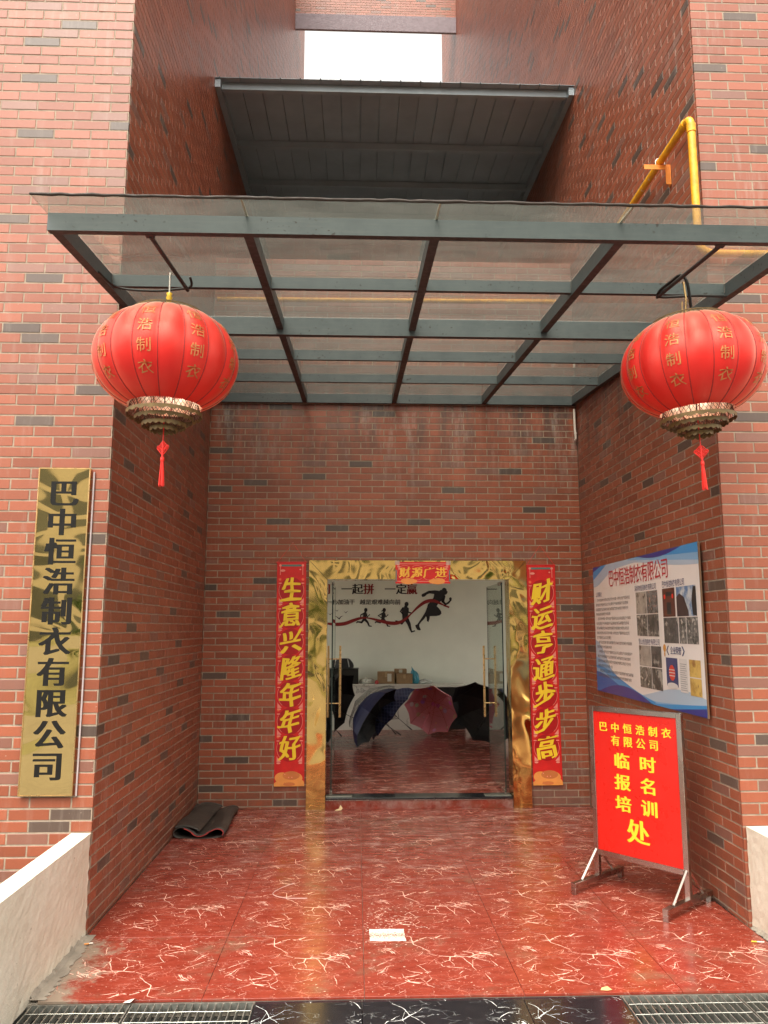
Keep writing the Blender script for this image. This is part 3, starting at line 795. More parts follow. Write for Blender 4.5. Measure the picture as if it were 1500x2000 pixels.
c = MB().tube(curve_pts([(.06, -.60, 3.885), (.10, -.375, 3.895), (.30, -.36, 3.88), (.46, -.365, 3.89), (.55, -.36, 3.915), (.555, -.42, 3.95)]), .008, 8).build('power_cable', M_black)
tag(c, 'black cable running from the left canopy edge to the left lantern', 'cable')
c = MB().tube(curve_pts([(3.94, -.36, 3.90), (3.75, -.365, 3.90), (3.52, -.37, 3.885), (3.49, -.40, 3.905), (3.50, -.55, 3.90), (3.515, -.68, 3.885), (3.54, -.70, 3.82), (3.58, -.64, 3.70)]), .0095, 8).build('power_cable', M_black)
tag(c, 'black cable looping from the right canopy edge to the right lantern', 'cable')
wp = MB().tube(curve_pts([(3.965, 3.215, 4.18), (3.966, 3.215, 3.95), (3.972, 3.215, 3.86), (3.968, 3.23, 3.835)]), .0125, 10)
wp.tube([(3.9705, 3.215, 3.902), (3.9705, 3.215, 3.918)], .017, 10)
tag(wp.build('drain_pipe', M_white), 'thin white plastic pipe hanging in the right rear corner under the canopy', 'pipe')

# ------------------------------------------------------------------ corrugated roof high in the shaft
sh = thing('shed_roof', 'dark corrugated metal roof high between the brick walls', 'roof', (2, 5, 8))
M_shed = simple('dark_roof_steel', (.30, .35, .38), .5, var=.10, vs=3)
def shz(y): return 7.80 + .075 * (y - 2.85)
ribx = [.05 + .222 * k for k in range(18)]
for s_ in range(5):
    a = ribx[min(s_ * 4, 17)] - .03 if s_ else .006; b_ = ribx[min(s_ * 4 + 4, 17)] - .03 if s_ < 4 else 3.994
    prof = [(a, 0)]
    for xr in ribx:
        if a + .005 < xr < b_ - .04:
            prof += [(xr - .002, 0), (xr + .0, .014), (xr + .010, .014), (xr + .012, 0)]
    prof.append((b_, 0))
    V = []; F = []
    for y in (2.84, 9.59):
        for x, h in prof: V.append((x, y, shz(y) + h + .001 * s_))
        for x, h in prof: V.append((x, y, shz(y) + h + .004 + .001 * s_))
    n = len(prof)
    for i in range(n - 1):
        F += [(i + 1, i, 2 * n + i, 2 * n + i + 1), (n + i, n + i + 1, 3 * n + i + 1, 3 * n + i), (i, i + 1, n + i + 1, n + i)]
    MB().add(V, F).build('roof_sheet', M_shed, sh, rel=True)
for y in (2.93, 4.10, 5.08, 6.05, 7.02, 8.0):
    z = shz(y); m = MB()
    m.box(.07, 3.93, y - .004, y, z - .085, z - .003); m.box(.07, 3.93, y, y + .05, z - .085, z - .080); m.box(.07, 3.93, y, y + .05, z - .0045, z - .003)
    m.build('purlin', M_shed, sh, rel=True)
for x in (.004, 3.936):
    V = [(xx, y, shz(y) - hh) for hh in (.10, .004) for (xx, y) in ((x, 2.86), (x + .06, 2.86), (x + .06, 9.59), (x, 9.59))]
    MB().add(V, [(3, 2, 1, 0), (4, 5, 6, 7), (0, 1, 5, 4), (1, 2, 6, 5), (2, 3, 7, 6), (3, 0, 4, 7)]).build('edge_channel', M_shed, sh, rel=True)

# ------------------------------------------------------------------ yellow gas pipe
M_gas = simple('yellow_pipe_paint', (.80, .36, .015), .45, var=.12, vs=12)
def gp():
    b = NB('yellow_pipe_paint'); P = b.pos
    c = b.mix(b.ramp(b.noise(P, 16, 5, .7), .35, .65), (.62, .26, .008), (.86, .42, .015))
    c = b.mix(b.ramp(b.noise(P, 25, 3, .5), .70, .74, 0, .8), c, (.80, .74, .60))
    b.link(c, b.p.inputs['Base Color']); b.p.inputs['Roughness'].default_value = .4; return b.mat
M_gas = gp()
g = thing('gas_pipe', 'yellow gas pipe climbing the right wall and turning back behind the canopy', 'pipe', (3.93, -.05, 4.35))
def arc3(c, a, b_, n=8): # quadratic corner
    c, a, b_ = Vector(c), Vector(a), Vector(b_)
    return [a * (1 - t) ** 2 + c * 2 * t * (1 - t) + b_ * t * t for t in [i / n for i in range(n + 1)]]
px, py, pr = 3.925, -.055, .027
path = [(5.95, py, 4.347)] + arc3((px, py, 4.347), (px + .12, py, 4.347), (px, py, 4.46)) + arc3((px, py, 5.375), (px, py, 5.29), (px, py + .09, 5.375))
path += arc3((px, 3.12, 5.375), (px, 3.0, 5.375), (px - .12, 3.12, 5.375)) + [(.06, 3.12, 5.35)]
MB().tube(path, pr, 14).build('pipe_run', M_gas, g, rel=True)
for p, q in (((px, py, 5.25), (px, py, 5.31)), ((px, py + .08, 5.375), (px, py + .13, 5.375)), ((px, py, 4.45), (px, py, 4.50)), ((4.40, py, 4.347), (4.43, py, 4.347))):
    MB().tube([p, q], pr + .005, 14).build('pipe_collar', M_gas, g, rel=True)
m = MB(); yb = .50
m.box(3.855, 3.998, yb, yb + .004, 5.325, 5.345); m.box(3.80, 3.855, yb, yb + .004, 5.325, 5.345)
m = MB()
m.box(3.79, 3.996, yb - .02, yb + .02, 5.340, 5.344); m.box(3.79, 3.996, yb - .02, yb - .016, 5.305, 5.340)
m.box(3.955, 3.996, yb - .024, yb - .020, 5.18, 5.344); m.box(3.992, 3.997, yb - .02, yb + .02, 5.18, 5.340)
m.build('bracket', simple('orange_bracket', (.70, .22, .03), .5), g, rel=True)
ring = [(px + .035 * math.cos(t), yb, 5.376 + .034 * math.sin(t)) for t in [math.pi * k / 10 for k in range(11)]]
MB().tube([(px + .035, yb, 5.35)] + ring + [(px - .035, yb, 5.35)], .004, 6).build('pipe_clamp', M_chrome, g, rel=True)

# ------------------------------------------------------------------ lanterns
def lantern_cloth():
    b = NB('red_lantern_cloth'); t = b.t; O = b.obj
    t.nodes.remove(b.p)
    n = b.noise(O, 4, 3); c = b.mix(b.ramp(n, .3, .7), (.88, .012, .014), (.96, .028, .022))
    df = b.n('BsdfDiffuse'); b.link(c, df.inputs[0]); tl = b.n('BsdfTranslucent'); b.link(b.mix(.35, c, (.95, .12, .03)), tl.inputs[0])
    m = b.n('MixShader'); m.inputs[0].default_value = .28; b.link(df.outputs[0], m.inputs[1]); b.link(tl.outputs[0], m.inputs[2])
    g_ = b.n('BsdfGlossy'); g_.inputs[0].default_value = (1, .75, .6, 1); g_.inputs['Roughness'].default_value = .42
    fr = b.n('Fresnel'); fr.inputs[0].default_value = 1.5
    m2 = b.n('MixShader'); b.link(b.math('MULTIPLY', fr.outputs[0], 1.6), m2.inputs[0]); b.link(m.outputs[0], m2.inputs[1]); b.link(g_.outputs[0], m2.inputs[2])
    b.link(m2.outputs[0], b.out.inputs[0]); return b.mat
M_cloth = lantern_cloth()
M_rib = simple('dark_red_rib', (.40, .016, .012), .5)
M_brass = simple('aged_brass_trim', (.18, .115, .04), .5, .25, var=.3, vs=25)
M_bronze = simple('dark_lattice_metal', (.10, .045, .02), .5, .4)
M_goldtext = simple('dull_gold_print', (.60, .21, .07), .45, .2, var=.15, vs=20)
LR, LH, TW = .405, .272, 18
def lprof(t):
    """t from -1 (bottom) to 1 (top): radius, height"""
    a = t * R(62); return LR * (math.cos(a) ** .88), LH * math.sin(a) / math.sin(R(62))
def lsurf(ang, t, off=0.0):
    rr_, z = lprof(t)
    g2 = ((ang / (2 * math.pi) * TW) % 1.0); rr_ *= 1 + .034 * (math.sin(math.pi * g2) - .5) * (1 + .3 * t)
    return ((rr_ + off) * math.cos(ang), (rr_ + off) * math.sin(ang), z)
def make_lantern(loc, label, phase):
    L = thing('red_lantern', label, 'lantern', loc, group='red lanterns under the canopy')
    n, mth = TW * 8, 26; V = []; F = []
    for i in range(mth + 1):
        for k in range(n): V.append(lsurf(2 * math.pi * k / n, -1 + 2 * i / mth))
    for i in range(mth):
        for k in range(n): F.append((i * n + k, i * n + (k + 1) % n, (i + 1) * n + (k + 1) % n, (i + 1) * n + k))
    body = MB().add(V, F, smooth=True).build('lantern_body', M_cloth, L)
    for k in range(TW):
        a = 2 * math.pi * k / TW
        MB().tube([lsurf(a, -1 + 2 * i / 16, .001) for i in range(17)], .0034, 5, caps=False).build('rib', M_rib, L)
    txt = Chars()
    for k in range(0, TW, 2):
        a0 = 2 * math.pi * (k + .5) / TW
        for j, ch in enumerate('恒浩制衣'):
            Vg, Fg = glyph(ch, .004, 2); t0 = .54 - j * .345; w_ = .074 / LR; h_ = .072
            pts = []
            for x, y in Vg:
                x = (x - GC[0]) * GS; y = (y - GC[1]) * GS
                t = t0 + y * .21; rr_ = lprof(t)[0] / LR
                pts.append(lsurf(a0 + x * w_ / max(rr_, .5) * (1.0), t, .0045))
            txt.items.append(MB().add(pts, Fg))
    txt.build('lettering', M_goldtext, L)
    # pierced brass collar on top
    def lattice(z0, z1, r0, r1, cnt, rad=.0016):
        m = MB()
        for k in range(cnt):
            for s in (1, -1):
                pts = []
                for i in range(4):
                    t = i / 3; a = 2 * math.pi * (k + s * t * 1.5) / cnt; rr_ = r0 + (r1 - r0) * t
                    pts.append((rr_ * math.cos(a), rr_ * math.sin(a), z0 + (z1 - z0) * t))
                m.tube(pts, rad, 3, caps=False, smooth=False)
        return m
    lattice(LH - .018, LH + .012, .238, .205, 60).build('top_lattice', M_brass, L)
    MB().lathe([(.236, LH - .030), (.241, LH - .024), (.238, LH - .016), (.233, LH - .024), (.236, LH - .030)], 48).build('collar', M_brass, L)
    MB().lathe([(.206, LH + .010), (.210, LH + .013), (.206, LH + .017), (.200, LH + .013), (.206, LH + .010)], 48).build('collar', M_brass, L)
    m = MB()
    for k in range(4):
        a = math.pi / 4 + k * math.pi / 2; m.tube([(.205 * math.cos(a), .205 * math.sin(a), LH + .012), (0, 0, LH + .02)], .003, 5)
    m.tube([(0, 0, -LH), (0, 0, LH + .03)], .004, 6)
    m.build('wire_frame', M_bronze, L)
    # stepped tiers below
    tiers = [(.206, .190, -LH + .012, .060), (.160, .150, -LH - .028, .048), (.118, .110, -LH - .066, .045), (.072, .070, -LH - .100, .035)]
    for (r0, r1, zt, h) in tiers:
        tr = lattice(zt - h, zt, r0, r1, 46 if r0 > .1 else 24, .0015).build('tier', M_bronze, L)
        mm = MB(); nn = 96; V = []; F = []
        for k in range(nn):
            a = 2 * math.pi * k / nn; sc_ = abs(math.sin(a * (11 if r0 > .1 else 7)))
            for rr_, zz in ((r0 + .003, zt - h + .010), (r0 + .003, zt - h - .004 - .012 * sc_), (r0 + .0055, zt - h + .010), (r0 + .0055, zt - h - .004 - .012 * sc_)):
                V.append((rr_ * math.cos(a), rr_ * math.sin(a), zz))
        for k in range(nn):
            j = (k + 1) % nn
            F += [(4 * k + 2, 4 * j + 2, 4 * j + 3, 4 * k + 3), (4 * j, 4 * k, 4 * k + 1, 4 * j + 1), (4 * k, 4 * j, 4 * j + 2, 4 * k + 2), (4 * k + 1, 4 * k + 3, 4 * j + 3, 4 * j + 1)]
        mm.add(V, F); mm.build('scalloped_edge', M_brass, tr)
        m2 = MB(); 
        for k in range(10):
            a = 2 * math.pi * k / 10; m2.tube([(r1 * math.cos(a), r1 * math.sin(a), zt), (r0 * .8 * math.cos(a), r0 * .8 * math.sin(a), zt - h)], .002, 4)
        m2.build('stay', M_bronze, tr, kind='stuff')
    # cord, knot and tassel
    zb = -LH - .14
    M_t = M_tassel
    MB().tube([(0, 0, -LH - .05), (0, 0, zb - .065)], .003, 6).build('cord', M_t, L)
    kn = MB()
    for i in range(7):
        for s in (1, -1):
            o_ = -.027 + i * .009
            p = [(-.020 + (o_ + .027) * .35 * 0, 0, 0)]
            a = Vector((o_ * .75 - s * .016, .003 * s * ((i % 2) * 2 - 1), zb - .100 + o_ * s * .75 + .018)); b2 = Vector((o_ * .75 + s * .016, -.003 * s, zb - .100 + o_ * s * .75 - .018))
            kn.tube([a, b2], .0032, 5)
    for s in (1, -1):
        kn.tube(curve_pts([(s * .018, 0, zb - .095), (s * .034, 0, zb - .088), (s * .038, 0, zb - .1), (s * .024, 0, zb - .108)], 4), .0028, 5)
    kn.tube([(0, 0, zb - .065), (0, 0, zb - .155)], .007, 6)
    kn.build('knot', M_t, L)
    ts = MB(); rt = random.Random(4)
    ts.lathe([(.001, zb - .152), (.011, zb - .156), (.012, zb - .172), (.010, zb - .180)], 10)
    for k in range(46):
        a = rt.uniform(0, 6.28); q = rt.uniform(.2, 1) ** .5 * .011
        ts.tube([(q * .7 * math.cos(a), q * .7 * math.sin(a), zb - .175), (q * 1.1 * math.cos(a), q * 1.1 * math.sin(a), zb - .24), (q * 1.5 * math.cos(a), q * 1.5 * math.sin(a), zb - .315 - rt.uniform(0, .012))], .0018, 4, caps=False)
    ts.build('tassel', M_t, L)
    L.rotation_euler = (0, 0, phase)
    return L
M_tassel = simple('red_silk_cord', (.80, .022, .012), .5, var=.1)
l1 = make_lantern((.485, -.62, 3.335), 'big red lantern hanging in front of the left pier above the nameplate', R(-23))
hk = MB(); hk.tube([(0, 0, LH + .015), (0, 0, LH + .27)], .006, 8)
hk.build('hook', M_chrome, l1)
hk = MB(); hk.lathe([(.002, LH + .085), (.017, LH + .088), (.012, LH + .10), (.019, LH + .115), (.013, LH + .128), (.017, LH + .143), (.004, LH + .15)], 10)
hk.build('plastic_knot', simple('yellow_plastic', (.86, .52, .03), .35), l1)
l2 = copy_tree(l1); l2.location = (3.575, -.62, 3.335); l2['label'] = 'big red lantern hanging in front of the right pier beside the gas pipe'
l2.rotation_euler = (R(1.5), R(-2.5), R(-18))
for ch in list(l2.children):
    if ch.name.startswith('plastic_knot'): bpy.data.objects.remove(ch)
    elif ch.name.startswith('hook'):
        bpy.data.objects.remove(ch)
m = MB(); m.tube([(0, 0, LH + .015), (-.004, 0, LH + .07), (.006, 0, LH + .16), (0, 0, LH + .26)], .006, 8)
m.tube(curve_pts([(-.018, 0, LH + .14), (-.022, 0, LH + .07), (0, 0, LH + .03), (.022, 0, LH + .07), (.018, 0, LH + .15)], 5), .0035, 5)
m.build('hook', M_gold_bar, l2)

# ------------------------------------------------------------------ gold nameplate on the left pier
x0, x1, z0, z1 = -.441, -.117, .803, 2.822
pl = thing('nameplate', 'tall narrow polished gold nameplate with black characters on the left pier', 'sign', ((x0 + x1) / 2, -.02, z0))
MB().bbox(x0, x1, -.030, -.002, z0, z1, .002).build('gold_panel', M_gold_plate, pl, rel=True)
t = .006
m = MB(); m.box(x0 - .001, x0 + t, -.033, -.0305, z0, z1); m.box(x1 - t, x1 + .001, -.033, -.0305, z0, z1); m.box(x0 + t, x1 - t, -.033, -.0305, z0, z0 + t); m.box(x0 + t, x1 - t, -.033, -.0305, z1 - t, z1)
m.build('rim', M_gold_bar, pl, rel=True)
MP = plane_M(((x0 + x1) / 2 + .002, -.0312, 0), (1, 0, 0), (0, 0, 1))
ml = Chars(); chs = '巴中恒浩制衣有限公司'
zc0, zc1 = 2.655, .975
for i, ch in enumerate(chs):
    put_text(ml, ch, 0, zc0 + (zc1 - zc0) * i / 9,   .172, .160, MP, bold=.004, fat=.044)
ml.build('lettering', simple('black_enamel', (.008, .007, .006), .6, spec=.2), pl, rel=True)
c = MB().tube(curve_pts([(-.098, -.009, 2.80), (-.100, -.009, 2.2), (-.097, -.009, 1.5), (-.101, -.009, .80)], 6), .006, 8).build('cable_duct', simple('pale_duct', (.45, .38, .38), .4))
tag(c, 'thin pale cable running down beside the gold nameplate', 'cable')

# ------------------------------------------------------------------ door frame, threshold, doors
fr = thing('door_frame', 'mirror polished gold surround of the glass entrance', 'door frame', (2.24, D2, 0))
fy0, fy1 = D2 - .045, D2 + .19
def jamb(xo, xi):
    # mitred jamb: outer x, inner x
    V = [(xo, fy0, .0), (xi, fy0, 0), (xi, fy0, 2.312), (xo, fy0, 2.510)]
    V += [(x, fy1, z) for x, y, z in V]
    s = 1 if xi > xo else -1
    F = [(0, 1, 2, 3), (7, 6, 5, 4), (0, 4, 5, 1), (1, 5, 6, 2), (2, 6, 7, 3), (3, 7, 4, 0)]
    if s < 0: F = [f[::-1] for f in F]
    return MB().add(V, F)
jamb(1.093, 1.285).build('jamb', M_gold_frame, fr, rel=True)
jamb(3.390, 3.200).build('jamb', M_gold_frame, fr, rel=True)
V = [(1.095, fy0, 2.514), (3.388, fy0, 2.514), (3.198, fy0, 2.316), (1.287, fy0, 2.316)]; V += [(x, fy1, z) for x, y, z in V]
MB().add(V, [(3, 2, 1, 0), (4, 5, 6, 7), (0, 1, 5, 4), (1, 2, 6, 5), (2, 3, 7, 6), (3, 0, 4, 7)]).build('header', M_gold_frame, fr, rel=True)
th = thing('threshold', 'red marble doorstep with a black stone top under the glass doors', 'doorstep', (2.24, D2 + .05, 0))
for a, b_ in ((1.286, 1.73), (1.732, 2.46), (2.462, 3.199)):
    o = MB().bbox(a - (a + b_) / 2, b_ - (a + b_) / 2, D2 - .02 - D2 - .05, D2 + .0 - D2 - .05, 0, .088, .001).build('riser_tile', M_red, th); o.location = ((a + b_) / 2 - 2.24, 0, .0)
m = MB().bbox(1.288, 3.198, D2 - .03, D2 + .195, .0885, .106, .002); 
m.build('black_sill', M_blk, th, rel=True)
MB().box(1.29, 3.196, D2 - .026, D2 - .0195, .080, .088).build('metal_edge', M_chrome, th, rel=True)
MB().box(1.29, 3.196, D2 + .0, D2 + .19, .0, .088).build('core', M_concrete, th, rel=True)
def door(xh, s, label):
    d = thing('glass_door', label, 'door', (xh, D2 + .06, .115))
    ya, yb = D2 + .06, D2 + .06 + .93
    MB().bbox(xh - .005, xh + .005, ya, yb, .13, 2.29, .001).build('glass_leaf', M_doorglass, d, rel=True)
    for y in (ya - .003, yb + .001):
        MB().box(xh - .0065, xh + .0065, y, y + .0025, .13, 2.29).build('glass_edge', simple('dark_glass_edge', (.02, .035, .03), .15), d, rel=True)
    MB().bbox(xh - .013, xh + .013, ya + .02, ya + .17, .118, .155, .002).build('patch_fitting', M_chrome, d, rel=True)
    MB().bbox(xh - .013, xh + .013, ya + .02, ya + .17, 2.262, 2.30, .002).build('patch_fitting', M_chrome, d, rel=True)
    hy = yb - .09
    for sx in (-1, 1):
        h = MB().tube([(xh + sx * .068, hy, .80), (xh + sx * .068, hy, 1.605)], .0125, 12).build('handle', M_gold_bar, d, rel=True)
        m = MB()
        for z in (.955, 1.455): m.tube([(xh + sx * .006, hy, z), (xh + sx * .066, hy, z)], .007, 8)
        m.build('handle_post', M_gold_bar, h).location = Vector((0, 0, 0)) - Vector(d.location)
door(1.340, 1, 'left glass door standing open with long gold pull handles')
door(3.142, -1, 'right glass door standing open inward, reflecting the mural')
M_pl = simple('floor_spring_cover', (.40, .40, .37), .35, .9)
for a, b_ in ((1.29, 1.56), (2.92, 3.19)):
    tag(MB().bbox(a, b_, D2 + .02, D2 + .12, .1065, .1115, .001).build('floor_hinge_plate', M_pl),
        ('steel floor hinge plate under the left glass door' if a < 2 else 'steel floor hinge plate under the right glass door'), 'hinge plate')

# ------------------------------------------------------------------ couplets and door banner
M_jade = simple('green_grey_print', (.12, .20, .18), .5)
M_orange = simple('orange_print', (.78, .30, .07), .45, var=.1, vs=10)
M_or2 = simple('deep_orange_print', (.60, .18, .05), .45)
M_redd = simple('deep_red_print', (.40, .006, .008), .45)
def ring2(mb, cx, cy, r, w, a0, a1, M, z, mat=0, sx=1.0, n=20):
    V = []; F = []
    for i in range(n + 1):
        a = a0 + (a1 - a0) * i / n
        V += [(cx + sx * r * math.cos(a), cy + r * math.sin(a), z), (cx + sx * (r + w) * math.cos(a), cy + (r + w) * math.sin(a), z)]
    for i in range(n): F.append((2 * i, 2 * i + 1, 2 * i + 3, 2 * i + 2))
    mb.add(V, F, mat, M)
def disc(mb, cx, cy, rx_, ry_, M, z, mat=0, n=14):
    mb.add([(cx + rx_ * math.cos(6.2832 * i / n), cy + ry_ * math.sin(6.2832 * i / n), z) for i in range(n)], [tuple(range(n))], mat, M)
def rect(mb, a, b_, c, d, M, z, mat=0): mb.add([(a, c, z), (b_, c, z), (b_, d, z), (a, d, z)], [(0, 1, 2, 3)], mat, M)
def couplet(xa, xb, za, zb, tx, tz, chars, lean, label, seed):
    """xa..xb width at the top, hung from a nail at (tx, tz); lean moves the foot sideways"""
    y = D2 - .014
    Lc = thing('couplet_scroll', label, 'hanging scroll', ((xa + xb) / 2, y, zb), group=None)
    wd = xb - xa; h = zb - za; cx = (xa + xb) / 2
    up = Vector((-lean, 0, h)).normalized()
    M = plane_M((0, 0, 0), (1, 0, lean / h), up)     # local to the scroll, origin at the top centre; y runs upward
    N = 16; V = []; F = []; rr = random.Random(seed)
    for i in range(N + 1):
        t = i / N; bow = .010 * math.sin(t * math.pi * 1.3 + seed) + (.012 * (t > .93) * (t - .93) * 10)
        for sx_ in (-.5, 0, .5): V.append((sx_ * wd, -t * h, bow * .6 + (.0015 if sx_ == 0 else 0)))
    for i in range(N):
        for k in range(2): F.append((i * 3 + k, (i + 1) * 3 + k, (i + 1) * 3 + k + 1, i * 3 + k + 1))
    sheet = MB().add(V, F, 0, M, smooth=True).build('paper', M_paper_red, Lc)
    def zof(yy):
        t = min(max(-yy / h, 0), 1); return (.010 * math.sin(t * math.pi * 1.3 + seed) + (.012 * (t > .93) * (t - .93) * 10)) * .6 + .0022
    def lay(mb, dz):     # lift flat print onto the bowed paper
        Mi = M.inverted(); out = []
        if isinstance(mb, Chars):
            for it in mb.items: lay(it, dz)
            return mb
        for p in mb.v:
            q = Mi @ Vector(p); q.z = zof(q.y) + dz + (q.z); out.append(tuple(M @ q))
        mb.v = out; return mb
    pr = MB(); n = len(chars); top = -.165 * h / 2.28; bot = -h + .24; st = (bot - top) / (n); k = wd / .306
    for s in (-1, 1): rect(pr, s * .118 * k - .003, s * .118 * k + .003, -.14, -.05, M, .0004, 0)
    rect(pr, -.105 * k, .105 * k, -.050, -.030, M, .0004, 1)
    for s in (-1, 1):
        disc(pr, s * .118 * k, -.040, .013, .013, M, .0008, 0)
        disc(pr, s * .092 * k + .0, -.082 - (.012 if s < 0 else 0), .010 if s > 0 else .026, .008 if s > 0 else .012, M, .0006, 0)
    for i in range(n):
        cy = top + st * (i + .5)
        disc(pr, 0, cy, .128 * k, st * -.50, M, .0002, 2, 28)
        for s in (-1, 1):
            ring2(pr, 0, cy, -st * .50, .004, R(-52) if s > 0 else R(180 - 25), R(25) if s > 0 else R(180 + 52), M, .0006, 0, sx=.128 * k / (-st * .5))
            rect(pr, s * .128 * k - .002, s * .128 * k + .002, cy + st * .52, cy + st * .30, M, .0006, 0)
            pr.add([(s * .128 * k, cy + st * .5, .0007), (s * .085 * k, cy + st * .5, .0007), (s * .128 * k, cy + st * .32, .0007)], [(0, 1, 2) if s < 0 else (0, 2, 1)], 0, M)
            disc(pr, s * .112 * k, cy + st * .55, .020, .009, M, .0008, 0)
            disc(pr, s * .120 * k, cy - st * .42, .017, .017, M, .0006, 3); disc(pr, s * .120 * k, cy - st * .42, .007, .007, M, .0009, 4)
            disc(pr, s * .118 * k, cy - st * .27, .018, .006, M, .0006, 0)
    lay(pr, 0).build('ornament', [M_pink_print, M_jade, M_redd, simple('flower_print', (.75, .07, .05), .5), M_orange], Lc)
    tx_ = Chars()
    for i, ch in enumerate(chars):
        cy = top + st * (i + .5)
        put_text(tx_, ch, .003 * (-1) ** i, cy, .196 * k, .222, M, bold=.006, fat=.040, z=.0012, warp=brush(seed * 31 + i), res=3)
    lay(tx_, 0).build('lettering', M_yellow, Lc)
    ig = MB()
    for ex, ey, rx_, ry_, mt in ((-.075, -h + .085, .072, .052, 0), (.03, -h + .080, .105, .060, 0), (.02, -h + .105, .088, .042, 1), (-.105, -h + .03, .04, .024, 0), (.115, -h + .035, .035, .028, 0), (0, -h + .022, .06, .018, 1), (-.05, -h + .02, .03, .014, 0), (.06, -h + .018, .03, .014, 0)):
        disc(ig, ex * k, ey, rx_ * k, ry_, M, .0010 + .0003 * (mt + abs(ex)), mt, 22)
    for ex in (-.005, .028, -.045): disc(ig, ex * k, -h + .088 + (.03 if ex < -.04 else 0), .006, .006, M, .0020, 2, 8)
    rect(ig, -wd / 2, wd / 2, -h, -h + .035, M, .0006, 0)
    lay(ig, 0).build('ingot_print', [M_orange, M_or2, M_pink_print], Lc)
    MB().tube([(-wd / 2 - .008, -.006, .003), (wd / 2 + .008, -.006, .003)], .0055, 8, M=M).build('top_rod', M_paper_red, Lc)
    nl = Vector((tx - cx, D2 - .004 - y, tz - zb))
    cd = MB(); cd.tube([M @ Vector((-wd / 2 + .005, -.003, .003)), nl, M @ Vector((wd / 2 - .005, -.003, .003))], .0018, 5)
    cd.build('hanging_cord', M_tassel, Lc)
    MB().tube([nl + Vector((0, -.010, 0)), nl + Vector((0, .006, 0))], .003, 6).build('nail', M_chrome, Lc)
couplet(.755, 1.060, .222, 2.500, .916, 2.701, '生意兴隆年年好', .012, 'red couplet scroll left of the entrance with yellow brush characters and gold ingots', 1)
couplet(3.398, 3.703, .216, 2.476, 3.553, 2.684, '财运亨通步步高', .012, 'red couplet scroll right of the entrance with yellow brush characters and gold ingots', 2)

bn = thing('door_banner', 'small horizontal red banner taped to the gold door header', 'banner', (2.29, D2 - .055, 2.385))
MB_ = plane_M((0, -.001, 0), (1, 0, 0), (0, 0, 1))
bw_, bh = .289, .114
m = MB(); m.box(-bw_, bw_, -bh, bh, -.001, .0, 0, MB_); m.build('paper', M_paper_red, bn)
m = MB(); 
rect(m, -.27, .27, bh - .024, bh - .018, MB_, .0008); rect(m, -.27, .27, -bh + .020, -bh + .026, MB_, .0008)
for s in (-1, 1):
    rect(m, s * .281 - .006, s * .281 + .006, -bh + .02, .03, MB_, .0006, 1)
    for q in range(3): disc(m, s * (.262 - .008 * q), bh - .03 - .022 * q, .018, .009, MB_, .0010)
for i in range(4):
    cxx = -.19 + i * .127
    ring2(m, cxx, 0, .075, .003, R(48), R(132), MB_, .0010); ring2(m, cxx, 0, .075, .003, R(228), R(312), MB_, .0010)
ring2(m, -.19, 0, .075, .003, R(132), R(228), MB_, .0010); ring2(m, .191, 0, .075, .003, R(-48), R(48), MB_, .0010)
m.build('ornament', [M_pink_print, M_jade], bn)
m = MB()
for s in (-1, 1):
    for q, (ex, rx_, ry_) in enumerate(((.13, .055, .030), (.16, .045, .034), (.19, .04, .030), (.10, .04, .02), (.205, .03, .02))):
        disc(m, s * ex, -bh + .024, rx_, ry_, MB_, .0012 + .0002 * q, q % 2)
m.build('ingot_print', [M_orange, M_orange], bn)
m = Chars()
for i, ch in enumerate('财源广进'):
    put_text(m, ch, -.19 + i * .127, .002, .108, .100, MB_, bold=.006, fat=.035, z=.0018, warp=brush(50 + i))
m.build('lettering', simple('orange_yellow_print', (.90, .48, .06), .45), bn)
m = MB()
for s in (-1, 1): rect(m, s * .27 - .025, s * .27 + .025, bh - .03, bh + .012, MB_, .0022)
tape = NB('clear_tape'); tape.p.inputs['Base Color'].default_value = (.8, .7, .6, 1); tape.p.inputs['Alpha'].default_value = .45; tape.p.inputs['Roughness'].default_value = .2
m.build('clear_tape', tape.mat, bn)

# ------------------------------------------------------------------ company poster on the right wall
py0, py1, pz0, pz1 = .325, 2.760, 1.200, 2.408      # y from the street side to the rear
po = thing('company_poster', 'large white and blue company poster with photos on the right recess wall', 'poster', (3.985, (py0 + py1) / 2, pz0))
PM = plane_M((-.0205, (py1 - py0) / 2, 0), (0, -1, 0), (0, 0, 1))      # x runs from the rear edge towards the street, y up
PW_, PHT = py1 - py0, pz1 - pz0
M_pwhite = simple('poster_white', (.78, .72, .69), .35, var=.03, vs=3)
MB().box(-.019, -.007, -PW_ / 2, PW_ / 2, 0, PHT).build('board', simple('poster_edge', (.20, .12, .07), .5), po)
m = MB(); rect(m, 0.004, PW_ - .004, .004, PHT - .004, PM, 0); m.build('face', M_pwhite, po)
BLU = [flat('blue_print_a', (.012, .12, .42), .35), flat('blue_print_b', (.05, .28, .62), .35), flat('blue_print_c', (.22, .42, .66), .35), flat('violet_blue_print', (.035, .035, .24), .35), flat('pale_blue_print', (.42, .52, .64), .35)]
def band(mb, f0, f1, z, mat, x0=.004, x1=None, n=36):
    x1 = x1 or PW_ - .004; V = []; F = []
    for i in range(n + 1):
        x = x0 + (x1 - x0) * i / n; a, b_ = f0(x / PW_), f1(x / PW_)
        a = min(max(a, .004), PHT - .004); b_ = min(max(b_, .004), PHT - .004)
        V += [(x, min(a, b_), z), (x, max(a, b_), z)]
    for i in range(n):
        F.append((2 * i, 2 * i + 2, 2 * i + 3, 2 * i + 1))
    mb.add(V, F, mat, PM)
wv = MB()
T = PHT
